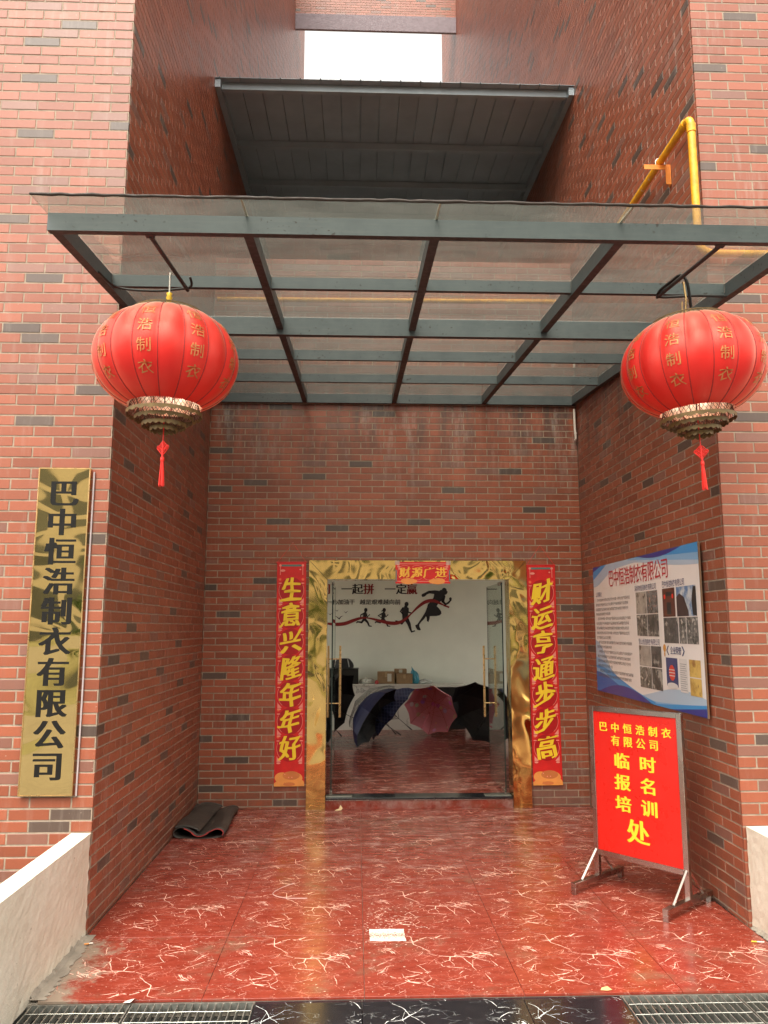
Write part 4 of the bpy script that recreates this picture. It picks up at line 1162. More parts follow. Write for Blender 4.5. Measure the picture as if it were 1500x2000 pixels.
band(wv, lambda u: T, lambda u: T - .13 * math.exp(-((u - .02) / .16) ** 2) - .05 * (1 - u) - .02, .0003, 4, x1=PW_ * .62)
band(wv, lambda u: T, lambda u: T - .20 * max(0, u - .28) ** .8 - .010 * math.sin(u * 9), .0006, 4, x0=PW_ * .3)
band(wv, lambda u: T, lambda u: T - .20 * max(0, (u - .40)) ** 1.0 - .01, .0009, 2, x0=PW_ * .42)
band(wv, lambda u: T, lambda u: T - .13 * max(0, (u - .45)) ** .9, .0012, 1, x0=PW_ * .48)
band(wv, lambda u: T, lambda u: T - .045 * math.sin(math.pi * min(1, max(0, (u - .50) / .4))), .0015, 3, x0=PW_ * .5, x1=PW_ * .90)
band(wv, lambda u: T - .0, lambda u: T - .13 * max(0, (.18 - u)) / .18, .0010, 1, x1=PW_ * .18)
band(wv, lambda u: T, lambda u: T - .05 * max(0, (.12 - u)) / .12, .0014, 3, x1=PW_ * .12)
low = lambda u: .27 * math.exp(-((u) / .22) ** 2) + .05 + .10 * max(0, u - .65)
band(wv, lambda u: 0, lambda u: .34 * math.exp(-(u / .20) ** 2) + .12 + .06 * math.sin(u * 7 + 2) - .02, .0003, 4)
band(wv, lambda u: 0, lambda u: .30 * math.exp(-(u / .30) ** 2) + .025 + .13 * max(0, u - .6), .0006, 2)
band(wv, lambda u: .30 * math.exp(-(u / .26) ** 2) * .75 - .0, lambda u: .25 * math.exp(-(u / .42) ** 2) + .0, .0009, 1, x1=PW_ * .62)
band(wv, lambda u: 0, lambda u: .20 * math.exp(-(u / .34) ** 2) - .01, .0012, 0, x1=PW_ * .6)
band(wv, lambda u: 0, lambda u: .05 + .11 * math.sin(math.pi * min(1, max(0, (u) / .62))) - .06 + .0 * u, .0015, 3, x1=PW_ * .62)
band(wv, lambda u: 0, lambda u: .20 * max(0, u - .5) ** 1.2, .0015, 1, x0=PW_ * .5)
band(wv, lambda u: 0, lambda u: .26 * max(0, u - .72) ** 1.1, .0018, 3, x0=PW_ * .72)
wv.build('blue_waves', BLU, po)
def pl_(y, z): return (py1 - y, z - pz0)
def ptext(mb, s, ya, za, yb_, zb_, h, fat=0., w=None):
    n = len(s); a = pl_(ya, za); b_ = pl_(yb_, zb_); st = ((b_[0] - a[0]) / n)
    for i, ch in enumerate(s):
        put_text(mb, ch, a[0] + st * (i + .5), a[1] + (b_[1] - a[1]) * (i + .5) / n, (w or st * .92), h, PM, z=.0022, fat=fat, res=1, bold=.0)
m = Chars(); ptext(m, '巴中恒浩制衣有限公司', 2.28, 2.262, .86, 2.262, .150, fat=.02); m.build('title', simple('poster_red', (.50, .012, .03), .4), po)
M_navy = flat('navy_print', (.04, .05, .16), .4)
m = MB()
ptext(m, '深圳市恒浩制衣有限公司', 1.60, 2.138, 1.12, 2.138, .048)
ptext(m, '巴中恒浩制衣有限公司', 1.00, 2.140, .58, 2.140, .050)
ptext(m, '营山恒浩制衣有限公司', 1.56, 1.695, 1.10, 1.695, .048)
ptext(m, '公司简介', 2.69, 2.130, 2.50, 2.130, .045)
ptext(m, '企业荣誉', .90, 1.640, .70, 1.640, .055, fat=.03)
m.build('heading', M_navy, po, kind='stuff')
m = MB()
body_ = '巴中恒浩制衣有限公司位于巴中市是一家专业生产服装的企业公司主要生产中高档服装产品远销海外我们以质量求生存以信誉求发展'
zt = 2.075; rr = random.Random(11)
for ln in range(17):
    L_ = 26 if ln not in (3, 8, 10, 14) else 12
    s_ = ''.join(body_[(ln * 17 + k) % len(body_)] for k in range(L_))
    ya = 2.70 - (.05 if ln in (0, 4, 9, 11, 15) else 0)
    ptext(m, s_, ya, zt - ln * .0447, ya - (L_ * .0355 if L_ > 20 else L_ * .036), zt - ln * .0447, .026)
m.build('body_text', flat('grey_print', (.14, .12, .13), .5), po, kind='stuff')
def photo_mat(name, cols, sc, th=(.42, .58), band_=None):
    b = NB(name); O = b.obj
    n = b.noise(O, sc, 5, .75); c = b.mix(b.ramp(n, *th), cols[0], cols[1])
    n2 = b.noise(b.map(O, loc=(3, 2, 1)), sc * 1.7, 3, .6); c = b.mix(b.ramp(n2, .56, .64), c, cols[2])
    b.link(c, b.p.inputs['Base Color']); b.p.inputs['Roughness'].default_value = .35; return b.mat
WS = [photo_mat('workshop_photo_a', ((.04, .04, .04), (.20, .19, .18), (.50, .46, .42)), 14), photo_mat('workshop_photo_b', ((.03, .03, .035), (.11, .10, .10), (.36, .33, .30)), 8),
      photo_mat('workshop_photo_c', ((.04, .04, .04), (.18, .18, .19), (.38, .20, .16)), 20), photo_mat('lobby_photo', ((.22, .19, .17), (.42, .38, .34), (.10, .08, .07)), 7, (.3, .6))]
def photo(y0_, z1_, y1_, z0_, mat, nm='photo'):
    a, b_ = pl_(y0_, z0_), pl_(y1_, z1_); m = MB(); rect(m, a[0], b_[0], a[1], b_[1], PM, .0020)
    return m.build(nm, mat, po)
photo(1.580, 2.105, 1.345, 1.925, WS[3]); photo(1.335, 2.105, 1.100, 1.925, WS[2]); photo(1.580, 1.917, 1.345, 1.742, WS[0]); photo(1.335, 1.917, 1.100, 1.742, WS[1])
photo(1.560, 1.665, 1.300, 1.500, WS[3]); photo(1.290, 1.665, 1.080, 1.500, WS[1]); photo(1.560, 1.492, 1.300, 1.325, WS[0]); photo(1.290, 1.492, 1.080, 1.325, WS[1])
photo(1.000, 1.885, .730, 1.695, WS[1]); photo(.715, 1.885, .590, 1.695, WS[0]); photo(.580, 1.885, .390, 1.695, WS[0])
# the two outdoor photos: an entrance with lanterns, and a brick building against the sky
b = NB('sky_photo'); O = b.obj
b.link(b.mix(b.ramp(b.noise(O, 14, 5), .40, .62), (.10, .20, .38), (.52, .55, .58)), b.p.inputs['Base Color']); b.p.inputs['Roughness'].default_value = .35
o = photo(.735, 2.108, .395, 1.892, b.mat)
o = photo(1.000, 2.108, .765, 1.892, flat('brick_photo', (.10, .025, .018), .4))
m = MB()
def prect(y0_, z1_, y1_, z0_, mat, z=.0026):
    a, b_ = pl_(y0_, z0_), pl_(y1_, z1_); rect(m, a[0], b_[0], a[1], b_[1], PM, z, mat)
m.add([(*pl_(.735, 2.035), .0026), (*pl_(.735, 1.892), .0026), (*pl_(.53, 1.892), .0026), (*pl_(.535, 1.93), .0026), (*pl_(.60, 2.03), .0026), (*pl_(.68, 2.06), .0026)], [(0, 1, 2, 3, 4, 5)], 0, PM)
m.add([(*pl_(.395, 2.10), .0026), (*pl_(.44, 2.10), .0026), (*pl_(.475, 2.0), .0026), (*pl_(.46, 1.90), .0026), (*pl_(.395, 1.892), .0026)], [(0, 1, 2, 3, 4)], 1, PM)
prect(.93, 2.08, .82, 2.05, 1); prect(.92, 2.0, .84, 1.91, 1, .0028)
for yy in (.955, .805): disc(m, *pl_(yy, 2.045), .018, .018, PM, .0030, 2)
m.build('photo_detail', [flat('dark_building_print', (.045, .025, .03), .4), flat('near_black_print', (.015, .015, .02), .4), flat('bright_red_print', (.7, .03, .02), .4)], po)
# honours corner
m = MB()
rect(m, *[v for v in (pl_(.995, 1.0)[0], pl_(.780, 1.0)[0])], 1.375 - pz0, 1.585 - pz0, PM, .0020, 0)
disc(m, *pl_(.887, 1.475), .058, .058, PM, .0026, 1, 20)
for k in range(3): rect(m, pl_(.94, 0)[0], pl_(.835, 0)[0], 1.45 + k * .022 - pz0, 1.456 + k * .022 - pz0, PM, .0030, 2)
disc(m, *pl_(.887, 1.38), .10, .022, PM, .0032, 2, 20)
rect(m, pl_(.745, 0)[0], pl_(.612, 0)[0], 1.345 - pz0, 1.585 - pz0, PM, .0020, 2)
for k in range(13): rect(m, pl_(.735, 0)[0], pl_(.62 + .012 * (k % 3), 0)[0], 1.36 + k * .0155 - pz0, 1.364 + k * .0155 - pz0, PM, .0026, 3)
for s, yy in ((1, .955), (-1, .66)):
    for k in (0,): m.add([(pl_(yy, 0)[0] - s * .02, 1.64 - pz0, .0022), (pl_(yy, 0)[0] + s * .012, 1.675 - pz0, .0022), (pl_(yy, 0)[0] + s * .03, 1.675 - pz0, .0022), (pl_(yy, 0)[0] - s * .002, 1.64 - pz0, .0022), (pl_(yy, 0)[0] + s * .03, 1.605 - pz0, .0022), (pl_(yy, 0)[0] + s * .012, 1.605 - pz0, .0022)], [(0, 3, 2, 1) if s < 0 else (0, 3, 2, 1), (0, 5, 4, 3)], 0, PM)
disc(m, *pl_(1.01, 1.655), .028, .03, PM, .0022, 4); disc(m, *pl_(1.01, 1.61), .012, .02, PM, .0024, 4)
m.build('honours', [M_navy, flat('coral_print', (.62, .05, .03), .4), flat('cream_print', (.66, .62, .60), .4), flat('text_grey', (.25, .23, .24), .4), flat('ochre_print', (.62, .28, .04), .4)], po)
for z1_, z0_ in ((1.585, 1.465), (1.457, 1.335)): photo(.575, z1_, .385, z0_, photo_mat('gold_plaque_photo', ((.42, .24, .05), (.66, .44, .12), (.30, .14, .03)), 6), 'plaque_photo')

# ------------------------------------------------------------------ red sign on a stainless stand
A = Vector((3.322, .812, 0)); Bp = Vector((3.752, .285, 0))
ang = math.atan2(Bp.y - A.y, Bp.x - A.x); SW = (Bp - A).length
st = thing('sign_stand', 'red notice board with yellow characters on a stainless steel stand', 'sign', tuple(A), ang)
T1, T0 = 1.245, .225; pw = .036
for x in (0, SW):
    MB().bbox(x - pw / 2, x + pw / 2, -.0175, .0175, .060, T1, .002).build('post', M_chrome, st)
MB().bbox(pw / 2 + .001, SW - pw / 2 - .001, -.017, .017, T1 - pw, T1 - .001, .002).build('top_rail', M_chrome, st)
MB().bbox(pw / 2 + .001, SW - pw / 2 - .001, -.017, .017, T0 - .01, T0 + .026, .002).build('bottom_rail', M_chrome, st)
MB().box(pw / 2, SW - pw / 2, -.010, .010, T0 + .026, T1 - pw).build('panel', M_sign_red, st)
for x, yf in ((0, .30), (SW, .285)):
    ft = MB().bbox(x - .019, x + .019, -.30, yf, .040, .076, .002).build('foot', M_chrome, st)
    for y in (-.283, yf - .017): MB().bbox(x - .018, x + .018, y - .017, y + .017, 0, .041, .002).build('foot_pad', M_chrome, ft)
    for s, e in ((-1, -.20), (1, .18)):
        MB().tube([(x, s * .015, .25), (x, e, .078)], .009, 4, smooth=False).build('brace', M_chrome, st)
ms = Chars(); SM = plane_M((SW / 2, -.0112, 0), (1, 0, 0), (0, 0, 1))
def srow(s, xs_, z, w_, h_, fat=.032, bold=.008):
    for ch, x in zip(s, xs_): put_text(ms, ch, x, z, w_, h_, SM, bold=bold, fat=fat)
srow('巴中恒浩制衣', [-.245 + .098 * i for i in range(6)], 1.105, .062, .062)
srow('有限公司', [-.148 + .099 * i for i in range(4)], 1.015, .064, .066)
srow('临时', [-.105, .095], .880, .112, .098, .036); srow('报名', [-.105, .095], .735, .112, .098, .036); srow('培训', [-.105, .095], .590, .112, .098, .036)
srow('处', [.0], .420, .155, .145, .03)
ms.build('lettering', M_yellow, st)

# ------------------------------------------------------------------ folded rubber mat
def mat_shader():
    b = NB('dusty_black_rubber'); P = b.pos
    c = b.mix(b.ramp(b.noise(P, 9, 6, .7), .35, .7), (.022, .018, .015), (.06, .05, .042))
    c = b.mix(b.ramp(b.noise(b.map(P, loc=(2, 0, 1)), 16, 5, .75), .6, .72, 0, .6), c, (.20, .17, .13))
    b.link(c, b.p.inputs['Base Color']); b.p.inputs['Roughness'].default_value = .55; b.bump(b.noise(P, 30, 4), .3, .004); return b.mat
M_mat = mat_shader(); M_matred = simple('red_carpet_side', (.42, .05, .045), .9, var=.2, vs=60)
mt = thing('rubber_mat', 'black rubber mat with red pile folded up in the rear left corner', 'mat', (.2, 2.7, 0))
prof = [(.385, .006), (.30, .004), (.20, .004), (.10, .005), (.045, .010), (.016, .030), (.010, .058), (.024, .085), (.055, .100), (.095, .096), (.14, .074), (.185, .045), (.225, .030), (.27, .040), (.315, .066), (.355, .090), (.392, .098), (.425, .086), (.440, .058), (.430, .030), (.40, .014), (.36, .010)]
prof2 = [(.02, .102), (.06, .110), (.12, .106), (.17, .096), (.21, .082), (.232, .060)]
def extr(prof, th, y0_, y1_, name, mat, dx=0, ny=14, seed=0):
    P = [Vector((x, z)) for x, z in curve2(prof)]
    N_ = []
    for i, p in enumerate(P):
        d = (P[min(i + 1, len(P) - 1)] - P[max(i - 1, 0)]).normalized(); N_.append(Vector((-d.y, d.x)))
    V = []; F = []; n = len(P); rr = random.Random(seed)
    for j in range(ny + 1):
        y = y0_ + (y1_ - y0_) * j / ny; t = j / ny
        for sgn in (0, 1):
            for p, q in zip(P, N_):
                c = p + q * th * sgn; wob = .006 * math.sin(9 * t + p.x * 12 + seed) * t + .010 * math.sin(4.1 * t + seed)
                V.append((c.x + dx * t + wob - .2, y - 2.7 + .012 * math.sin(p.x * 20), max(.002, c.y * (.82 - .20 * t) + .008 * math.sin(t * 7 + p.x * 8) * (c.y > .05))))
    w2 = 2 * n
    for j in range(ny):
        for i in range(n - 1):
            a = j * w2 + i; F += [(a, a + 1, a + w2 + 1, a + w2), (a + n + 1, a + n, a + n + w2, a + n + w2 + 1)]
        for i in (0, n - 1):
            a = j * w2 + i; F.append((a, a + w2, a + w2 + n, a + n))
    for j in (0, ny):
        for i in range(n - 1):
            a = j * w2 + i; F.append((a, a + n, a + n + 1, a + 1))
    return MB().add(V, F, smooth=True).build(name, mat, mt)
def curve2(P, n=4):
    c = curve_pts([(x, 0, z) for x, z in P], n); return [(q.x, q.z) for q in c]
extr(prof, .007, 2.16, 3.17, 'rubber_backing', M_mat, dx=-.01, seed=1)
inner_ = [(x, z) for x, z in prof[9:20]]
extr([(x, z - .0005) for x, z in inner_], -.0075, 2.155, 3.16, 'carpet_pile', M_matred, dx=-.01, seed=1)
extr(prof2, .007, 2.17, 3.22, 'upper_flap', M_mat, dx=.02, seed=3)

# ------------------------------------------------------------------ small things on the paving
b = NB('worn_white_paper'); P = b.pos; b.p.inputs['Base Color'].default_value = (.76, .68, .56, 1); b.p.inputs['Roughness'].default_value = .8
n = b.noise(b.map(P, (1, 2.4, 1)), 75, 4, .6)
sepx = b.n('SeparateXYZ'); b.link(b.obj, sepx.inputs[0])
cen = b.ramp(b.math('ABSOLUTE', b.math('ADD', sepx.outputs[1], .005)), 0, .09, .10, -.03)
b.link(b.math('GREATER_THAN', .57, b.math('ADD', n, cen)), b.p.inputs['Alpha'])
rr = random.Random(5)
edge = []
for (xa, ya), (xb_, yb_) in (((-.105, -.09), (.105, -.095)), ((.105, -.095), (.102, .09)), ((.102, .09), (-.105, .092)), ((-.105, .092), (-.105, -.09))):
    for k in range(10): t = k / 10; edge.append((xa + (xb_ - xa) * t + rr.uniform(-.003, .003), ya + (yb_ - ya) * t + rr.uniform(-.003, .003)))
o = MB().prism(edge, .0006).build('paper_scrap', b.mat); o.location = (1.786, -.044, .0009)
tag(o, 'worn white rectangle of paper stuck on the red marble paving', 'paper')
m = MB(); rr = random.Random(8)
for k in range(260):
    x, y = rr.gauss(1.80, .10), rr.gauss(.13, .20)
    if abs(x - 1.786) < .11 and abs(y + .044) < .10: continue
    s = rr.uniform(.0012, .0042); q = rr.uniform(0, 3)
    m.add([(x + s * 1.8 * math.cos(q + t), y + s * math.sin(q + t), .0012) for t in (0, 1.3, 2.7, 4.1, 5.2)], [(0, 1, 2, 3, 4)])
tag(m.build('plaster_flecks', flat('plaster_fleck', (.62, .50, .42), .8)), 'scatter of tiny pale plaster flecks around the paper on the paving', 'flecks', kind='stuff')
cg = thing('cigarette_butt', 'cigarette butt with orange filter lying by the left parapet foot', 'cigarette', (.060, -.14, .010), R(20))
MB().tube([(-.022, 0, 0), (.004, 0, 0)], .0042, 8).build('filter', M_orange, cg); MB().tube([(.004, 0, 0), (.026, 0, 0)], .0041, 8).build('paper_tube', M_white, cg)
cg2 = thing('cigarette_butt', 'pale cigarette butt lying on the paving near the right parapet', 'cigarette', (3.925, -.235, .006), R(-10))
MB().tube([(-.03, 0, 0), (.0, 0, 0)], .004, 8).build('filter', M_yellow, cg2); MB().tube([(.0, 0, 0), (.04, 0, 0)], .0039, 8).build('paper_tube', M_white, cg2)
m = MB(); m.add([(-.045, -.01, .002), (-.01, -.018, .004), (.02, -.008, .006), (.035, .01, .022), (.012, .022, .050), (-.004, .008, .018), (-.03, .006, .010)], [(0, 1, 5, 6), (1, 2, 5), (2, 3, 4, 5)])
o = m.build('dry_leaf', simple('straw_leaf', (.66, .50, .28), .7)); o.location = (1.43, 3.17, 0); tag(o, 'pale dry leaf lying in front of the doorstep', 'leaf')
m = MB(); m.add([(-.03, 0, .002), (.0, -.012, .004), (.03, 0, .003), (.01, .02, .012), (-.02, .014, .008)], [(0, 1, 2, 3, 4)])
o = m.build('dry_leaf', simple('brown_leaf', (.60, .38, .16), .7)); o.location = (2.862, -.80, .0); tag(o, 'small brown leaf on the paving edge above the right grate', 'leaf')
m = MB(); m.add([(-.04, -.01, .003), (-.005, -.014, .006), (.012, -.002, .018), (.04, .005, .004), (.0, .012, .010), (-.03, .012, .004)], [(0, 1, 2, 5), (2, 3, 4, 5)])
o = m.build('paper_shred', M_white); o.location = (.505, -.835, -.005); tag(o, 'white torn shred of paper caught on the left drain grates', 'litter')
m = MB(); m.tube(curve_pts([(1.16, .93, .002), (1.07, .82, .002), (1.03, .70, .002), (1.12, .62, .002), (1.27, .608, .002)], 6), .0022, 4)
tag(m.build('plastic_strip', simple('pale_strip', (.62, .42, .38), .5)), 'thin pale curved strip lying on the red paving', 'strip')

# ------------------------------------------------------------------ mural on the rear wall of the room
mu = thing('wall_mural', 'black and red mural of four runners with a ribbon and slogan on the rear wall', 'mural', (2.6, RY - .002, 2.2))
def mp(u, v): return (.968 + .002451 * u - 2.6, 2.982 - .002383 * v - 2.2)
MM = plane_M((0, -.0, 0), (1, 0, 0), (0, 0, 1))
M_ink = flat('black_cutout', (.010, .009, .011), .6); M_mred = flat('red_cutout', (.24, .012, .012), .6)
def stroke(mb, pts, ws, z=.004, mat=0, cap=True):
    P = [Vector(mp(*p)) for p in pts]; s = .00242
    V = []; F = []
    for i, p in enumerate(P):
        d = (P[min(i + 1, len(P) - 1)] - P[max(i - 1, 0)]).normalized(); n_ = Vector((-d.y, d.x)) * (ws[i] * s / 2)
        V += [(p.x + n_.x, p.y + n_.y, z), (p.x - n_.x, p.y - n_.y, z)]
    for i in range(len(P) - 1): F.append((2 * i, 2 * i + 1, 2 * i + 3, 2 * i + 2))
    mb.add(V, F, mat, MM)
    if cap:
        for i, p in enumerate(P): disc(mb, p.x, p.y, ws[i] * s / 2, ws[i] * s / 2, MM, z + .0002 + .0001 * i, mat, 10)
def poly(mb, pts, z=.004, mat=0):
    from mathutils.geometry import tessellate_polygon
    P = [mp(*p) for p in pts]; tr = tessellate_polygon([[Vector((a, b_, 0)) for a, b_ in P]])
    mb.add([(a, b_, z) for a, b_ in P], [tuple(t) for t in tr], mat, MM)
big = MB()
poly(big, [(742, 235), (765, 224), (792, 209), (840, 205), (872, 210), (886, 200), (905, 222), (922, 238), (905, 243), (914, 258), (906, 285), (886, 286), (866, 302), (852, 326), (868, 342), (884, 364), (886, 384), (872, 396), (848, 401), (800, 402), (797, 425), (789, 446), (778, 440), (776, 412), (770, 404), (757, 424), (735, 446), (721, 466), (722, 482), (732, 505), (724, 510), (706, 505), (694, 486), (691, 470), (706, 464), (722, 440), (748, 402), (766, 372), (778, 342), (786, 312), (812, 286), (828, 262), (834, 234), (800, 229), (780, 236), (764, 252), (745, 257), (738, 244)])
disc(big, *mp(909, 208), .047, .053, MM, .0046, 0, 18); poly(big, [(922, 205), (936, 216), (926, 236), (908, 238)], .0048)
stroke(big, [(905, 252), (898, 290), (918, 312), (940, 300), (958, 278)], [26, 22, 17, 14, 12]); disc(big, *mp(955, 270), .024, .028, MM, .0050)
big.build('runner', M_ink, mu)
def runner(x, y, s, fem):
    m = MB(); q = lambda a, b_: (x + a * s, y + b_ * s)
    disc(m, *mp(*q(5, -62)), .0275 * s, .034 * s, MM, .0046)
    stroke(m, [q(2, -48), q(0, -25), q(-4, 2)], [13 * s, 26 * s, 20 * s])
    stroke(m, [q(-8, -38), q(-28, -28), q(-30, -12)] if not fem else [q(-8, -38), q(-34, -24), q(-12, -8)], [10 * s, 8 * s, 6 * s])
    stroke(m, [q(8, -36), q(16, -16), q(30, -30)], [10 * s, 8 * s, 6 * s])
    stroke(m, [q(-6, 0), q(-22, 22), q(-50, 18), q(-54, 24)], [17 * s, 14 * s, 9 * s, 8 * s])
    stroke(m, [q(0, 2), q(18, 22), q(28, 46), q(42, 48)], [18 * s, 13 * s, 9 * s, 7 * s])
    if fem: stroke(m, [q(0, -60), q(-12, -54)], [12 * s, 5 * s])
    return m.build('runner', M_ink, mu)
runner(318, 425, 1.12, False); runner(455, 425, 1.12, True)
m = MB()
disc(m, *mp(627, 311), .036, .042, MM, .0046)
stroke(m, [(622, 328), (616, 365), (615, 410), (622, 425)], [22, 48, 40, 34]); stroke(m, [(600, 342), (582, 366), (604, 392)], [16, 12, 10]); stroke(m, [(636, 345), (638, 372), (660, 378)], [16, 13, 10])
stroke(m, [(610, 425), (590, 455), (548, 440)], [30, 22, 13]); stroke(m, [(628, 428), (645, 462), (655, 500), (664, 520), (685, 514)], [32, 25, 17, 13, 9])
m.build('runner', M_ink, mu)
m = MB()
rp = curve_pts([(40, 0, 458), (100, 0, 464), (170, 0, 458), (240, 0, 432), (300, 0, 415), (360, 0, 420), (430, 0, 438), (500, 0, 454), (560, 0, 453), (610, 0, 430), (660, 0, 385), (710, 0, 335), (760, 0, 298), (810, 0, 284), (850, 0, 292), (890, 0, 312), (945, 0, 335)], 5)
nn = len(rp); stroke(m, [(p.x, p.z) for p in rp], [9 + 17 * abs(math.sin(i / nn * 9.5 + .4)) * (1 if i < nn * .93 else .5) for i in range(nn)], z=.0075, mat=0, cap=False)
poly(m, [(915, 318), (945, 342), (900, 325)], .0078)
m.build('ribbon', M_mred, mu)
def bird(x, y, s):
    m = MB(); poly(m, [(x - 30 * s, y - 5 * s), (x - 14 * s, y - 2 * s), (x, y + 10 * s), (x + 12 * s, y - 4 * s), (x + 34 * s, y - 10 * s), (x + 14 * s, y + 2 * s), (x + 4 * s, y + 20 * s), (x - 6 * s, y + 14 * s), (x - 14 * s, y + 5 * s)]); m.build('bird', M_ink, mu)
bird(60, 385, .5); bird(110, 358, .45); bird(176, 370, .55); bird(126, 408, 1.0)
mt_ = Chars(); mtr = Chars()
def mtext(mb, ch, u, v, w_, h_, fat=.03): 
    c = mp(u, v); put_text(mb, ch, c[0], c[1], w_ * .002451, h_ * .00242, MM, bold=.004, fat=fat, z=.004)
for ch, u in (('一', 182), ('起', 262), ('一', 505), ('定', 588)): mtext(mt_, ch, u, 198, 72, 72)
for ch, u in (('拼', 345), ('赢', 667), ('们', 20)): mtext(mtr, ch, u, 198, 72, 72)
for ch, u in zip('一心加油干', (52, 96, 138, 180, 222)): mtext(mt_, ch, u, 296, 38, 36, .012)
for ch, u in zip('越是艰难越向前', [300 + 43.5 * i for i in range(7)]): mtext(mt_, ch, u, 296, 38, 36, .012)
for i, ch in enumerate('为了梦想'): mtext(mtr if i % 2 else mt_, ch, 100 + 90 * i, 92, 80, 80)
mt_.build('black_lettering', M_ink, mu); mtr.build('red_lettering', M_mred, mu)

# ------------------------------------------------------------------ reception counter and what stands on it
def pale_marble():
    b = NB('pale_marble'); P = b.pos
    v = b.n('TexVoronoi', feature='DISTANCE_TO_EDGE'); v.inputs['Scale'].default_value = 1.6
    d = b.n('TexNoise'); b.link(P, d.inputs[0]); d.inputs['Scale'].default_value = 3; dv = b.n('VectorMath', operation='ADD'); b.link(P, dv.inputs[0]); b.link(d.outputs['Color'], dv.inputs[1]); b.link(dv.outputs[0], v.inputs['Vector'])
    c = b.mix(b.math('MULTIPLY', b.ramp(v.outputs['Distance'], .02, .0), b.ramp(b.noise(P, 3), .45, .6)), (.60, .60, .54), (.26, .26, .24))
    b.link(c, b.p.inputs['Base Color']); b.p.inputs['Roughness'].default_value = .25; return b.mat
M_pale = pale_marble()
CT = .862
ct = thing('reception_counter', 'pale marble reception counter with a right end coloured black for its shadow', 'counter', (2.2, 8.8, RZ))
MB().bbox(.60, 2.858, 8.60, 9.15, RZ, CT - .03, .004).build('marble_front', M_pale, ct, rel=True)
MB().bbox(.58, 2.875, 8.58, 9.18, CT - .029, CT, .003).build('counter_top', M_pale, ct, rel=True)
MB().bbox(2.862, 3.46, 8.64, 9.15, RZ, CT - .055, .003).build('shadowed_cabinet', M_lacq, ct, rel=True)  # end without marble; its shadow is put into the black colour
MB().bbox(2.878, 3.50, 8.60, 9.18, CT - .054, CT - .022, .003).build('cabinet_top', M_pale, ct, rel=True)
yc = 8.78
bx = thing('black_box', 'black lacquered box at the left end of the counter', 'box', (1.36, yc, CT))
MB().bbox(1.08, 1.632, yc - .13, yc + .2, CT + .001, CT + .245, .004).build('case', M_lacq, bx, rel=True)
MB().bbox(1.075, 1.637, yc - .135, yc + .205, CT + .246, CT + .262, .003).build('lid', M_lacq, bx, rel=True)
bp = thing('backpack', 'dark backpack with grey straps lying on the black box', 'bag', (1.38, yc + .03, CT + .262))
m = MB(); V = []; F = []
for i in range(9):
    t = i / 8; z = .165 * math.sin(t * math.pi / 2); r_ = math.cos(t * math.pi / 2) ** .5 if t < 1 else 0.02
    for k in range(18):
        a = 6.2832 * k / 18; V.append((.165 * r_ * math.cos(a) * (1 + .06 * math.sin(3 * a + i)), .10 * r_ * math.sin(a), z + .001))
for i in range(8):
    for k in range(18): F.append((i * 18 + k, i * 18 + (k + 1) % 18, (i + 1) * 18 + (k + 1) % 18, (i + 1) * 18 + k))
m.add(V, F, smooth=True); m.build('bag_body', simple('black_nylon', (.018, .018, .02), .7), bp)
for x in (-.07, .09): MB().tube(curve_pts([(x, -.10, .02), (x * .9, -.102, .08), (x * .7, -.06, .150)], 4), .010, 6).build('strap', simple('grey_webbing', (.30, .30, .29), .7), bp)
M_card = simple('cardboard', (.27, .175, .09), .85, var=.12, vs=14); M_tape2 = simple('packing_tape', (.36, .25, .13), .35); M_label = flat('paper_label', (.56, .54, .46), .6)
def carton(x0, x1, z0, h, y, label):
    c = thing('carton', label, 'box', ((x0 + x1) / 2, y, z0))
    MB().bbox(x0, x1, y - .10, y + .12, z0, z0 + h, .003).build('carton_body', M_card, c, rel=True)
    MB().box((x0 + x1) / 2 - .02, (x0 + x1) / 2 + .02, y - .1015, y - .1002, z0 + h * .55, z0 + h - .004).build('tape', M_tape2, c, rel=True)
    return c
c = carton(1.962, 2.250, CT + .001, .20, yc, 'brown carton with a white label, left of the others on the counter')
MB().box(2.13, 2.20, yc - .103, yc - .1016, CT + .04, CT + .17).build('shipping_label', M_label, c, rel=True)
c = carton(2.285, 2.560, CT + .001, .165, yc - .03, 'wide brown carton in front, beside the blue bag')
c = carton(2.270, 2.478, CT + .001, .235, yc + .22, 'brown carton standing behind the wide one, only its top showing')
MB().box(2.34, 2.40, yc + .117, yc + .1188, CT + .175, CT + .228).build('shipping_label', M_label, c, rel=True)
def blob(name, label, cat, loc, sx, sy, sz, mat, seed, tip=None, extra=None):
    bm = bmesh.new(); bmesh.ops.create_icosphere(bm, subdivisions=3, radius=1); rr = random.Random(seed)
    ph = [rr.uniform(0, 6) for _ in range(8)]
    for v in bm.verts:
        x, y, z = v.co; q = 1 + .10 * math.sin(7 * x + ph[0]) * math.sin(6 * z + ph[1]) + .06 * math.sin(13 * y + 9 * x + ph[2]) + rr.uniform(-.02, .02)
        z2 = max(z, -.55); v.co = Vector((x * sx * q, y * sy * q, (z2 + .55) / 1.55 * sz * (q if z > 0 else 1)))
        if tip and z > .5: v.co.x = v.co.x * (1 - .75 * (z - .5) * 2 * .9) + tip[0] * (z - .5) * 2; v.co.z += tip[1] * (z - .5)
    me = bpy.data.meshes.new(name); bm.to_mesh(me); bm.free(); me.materials.append(mat)
    o = bpy.data.objects.new(name, me); col.objects.link(o); o.location = loc
    return tag(o, label, cat)
blob('plastic_bag', 'white plastic bag lying flat between the black box and the cartons', 'bag', (1.78, yc - .02, CT + .001), .135, .10, .095, simple('white_film', (.52, .54, .48), .3), 2)
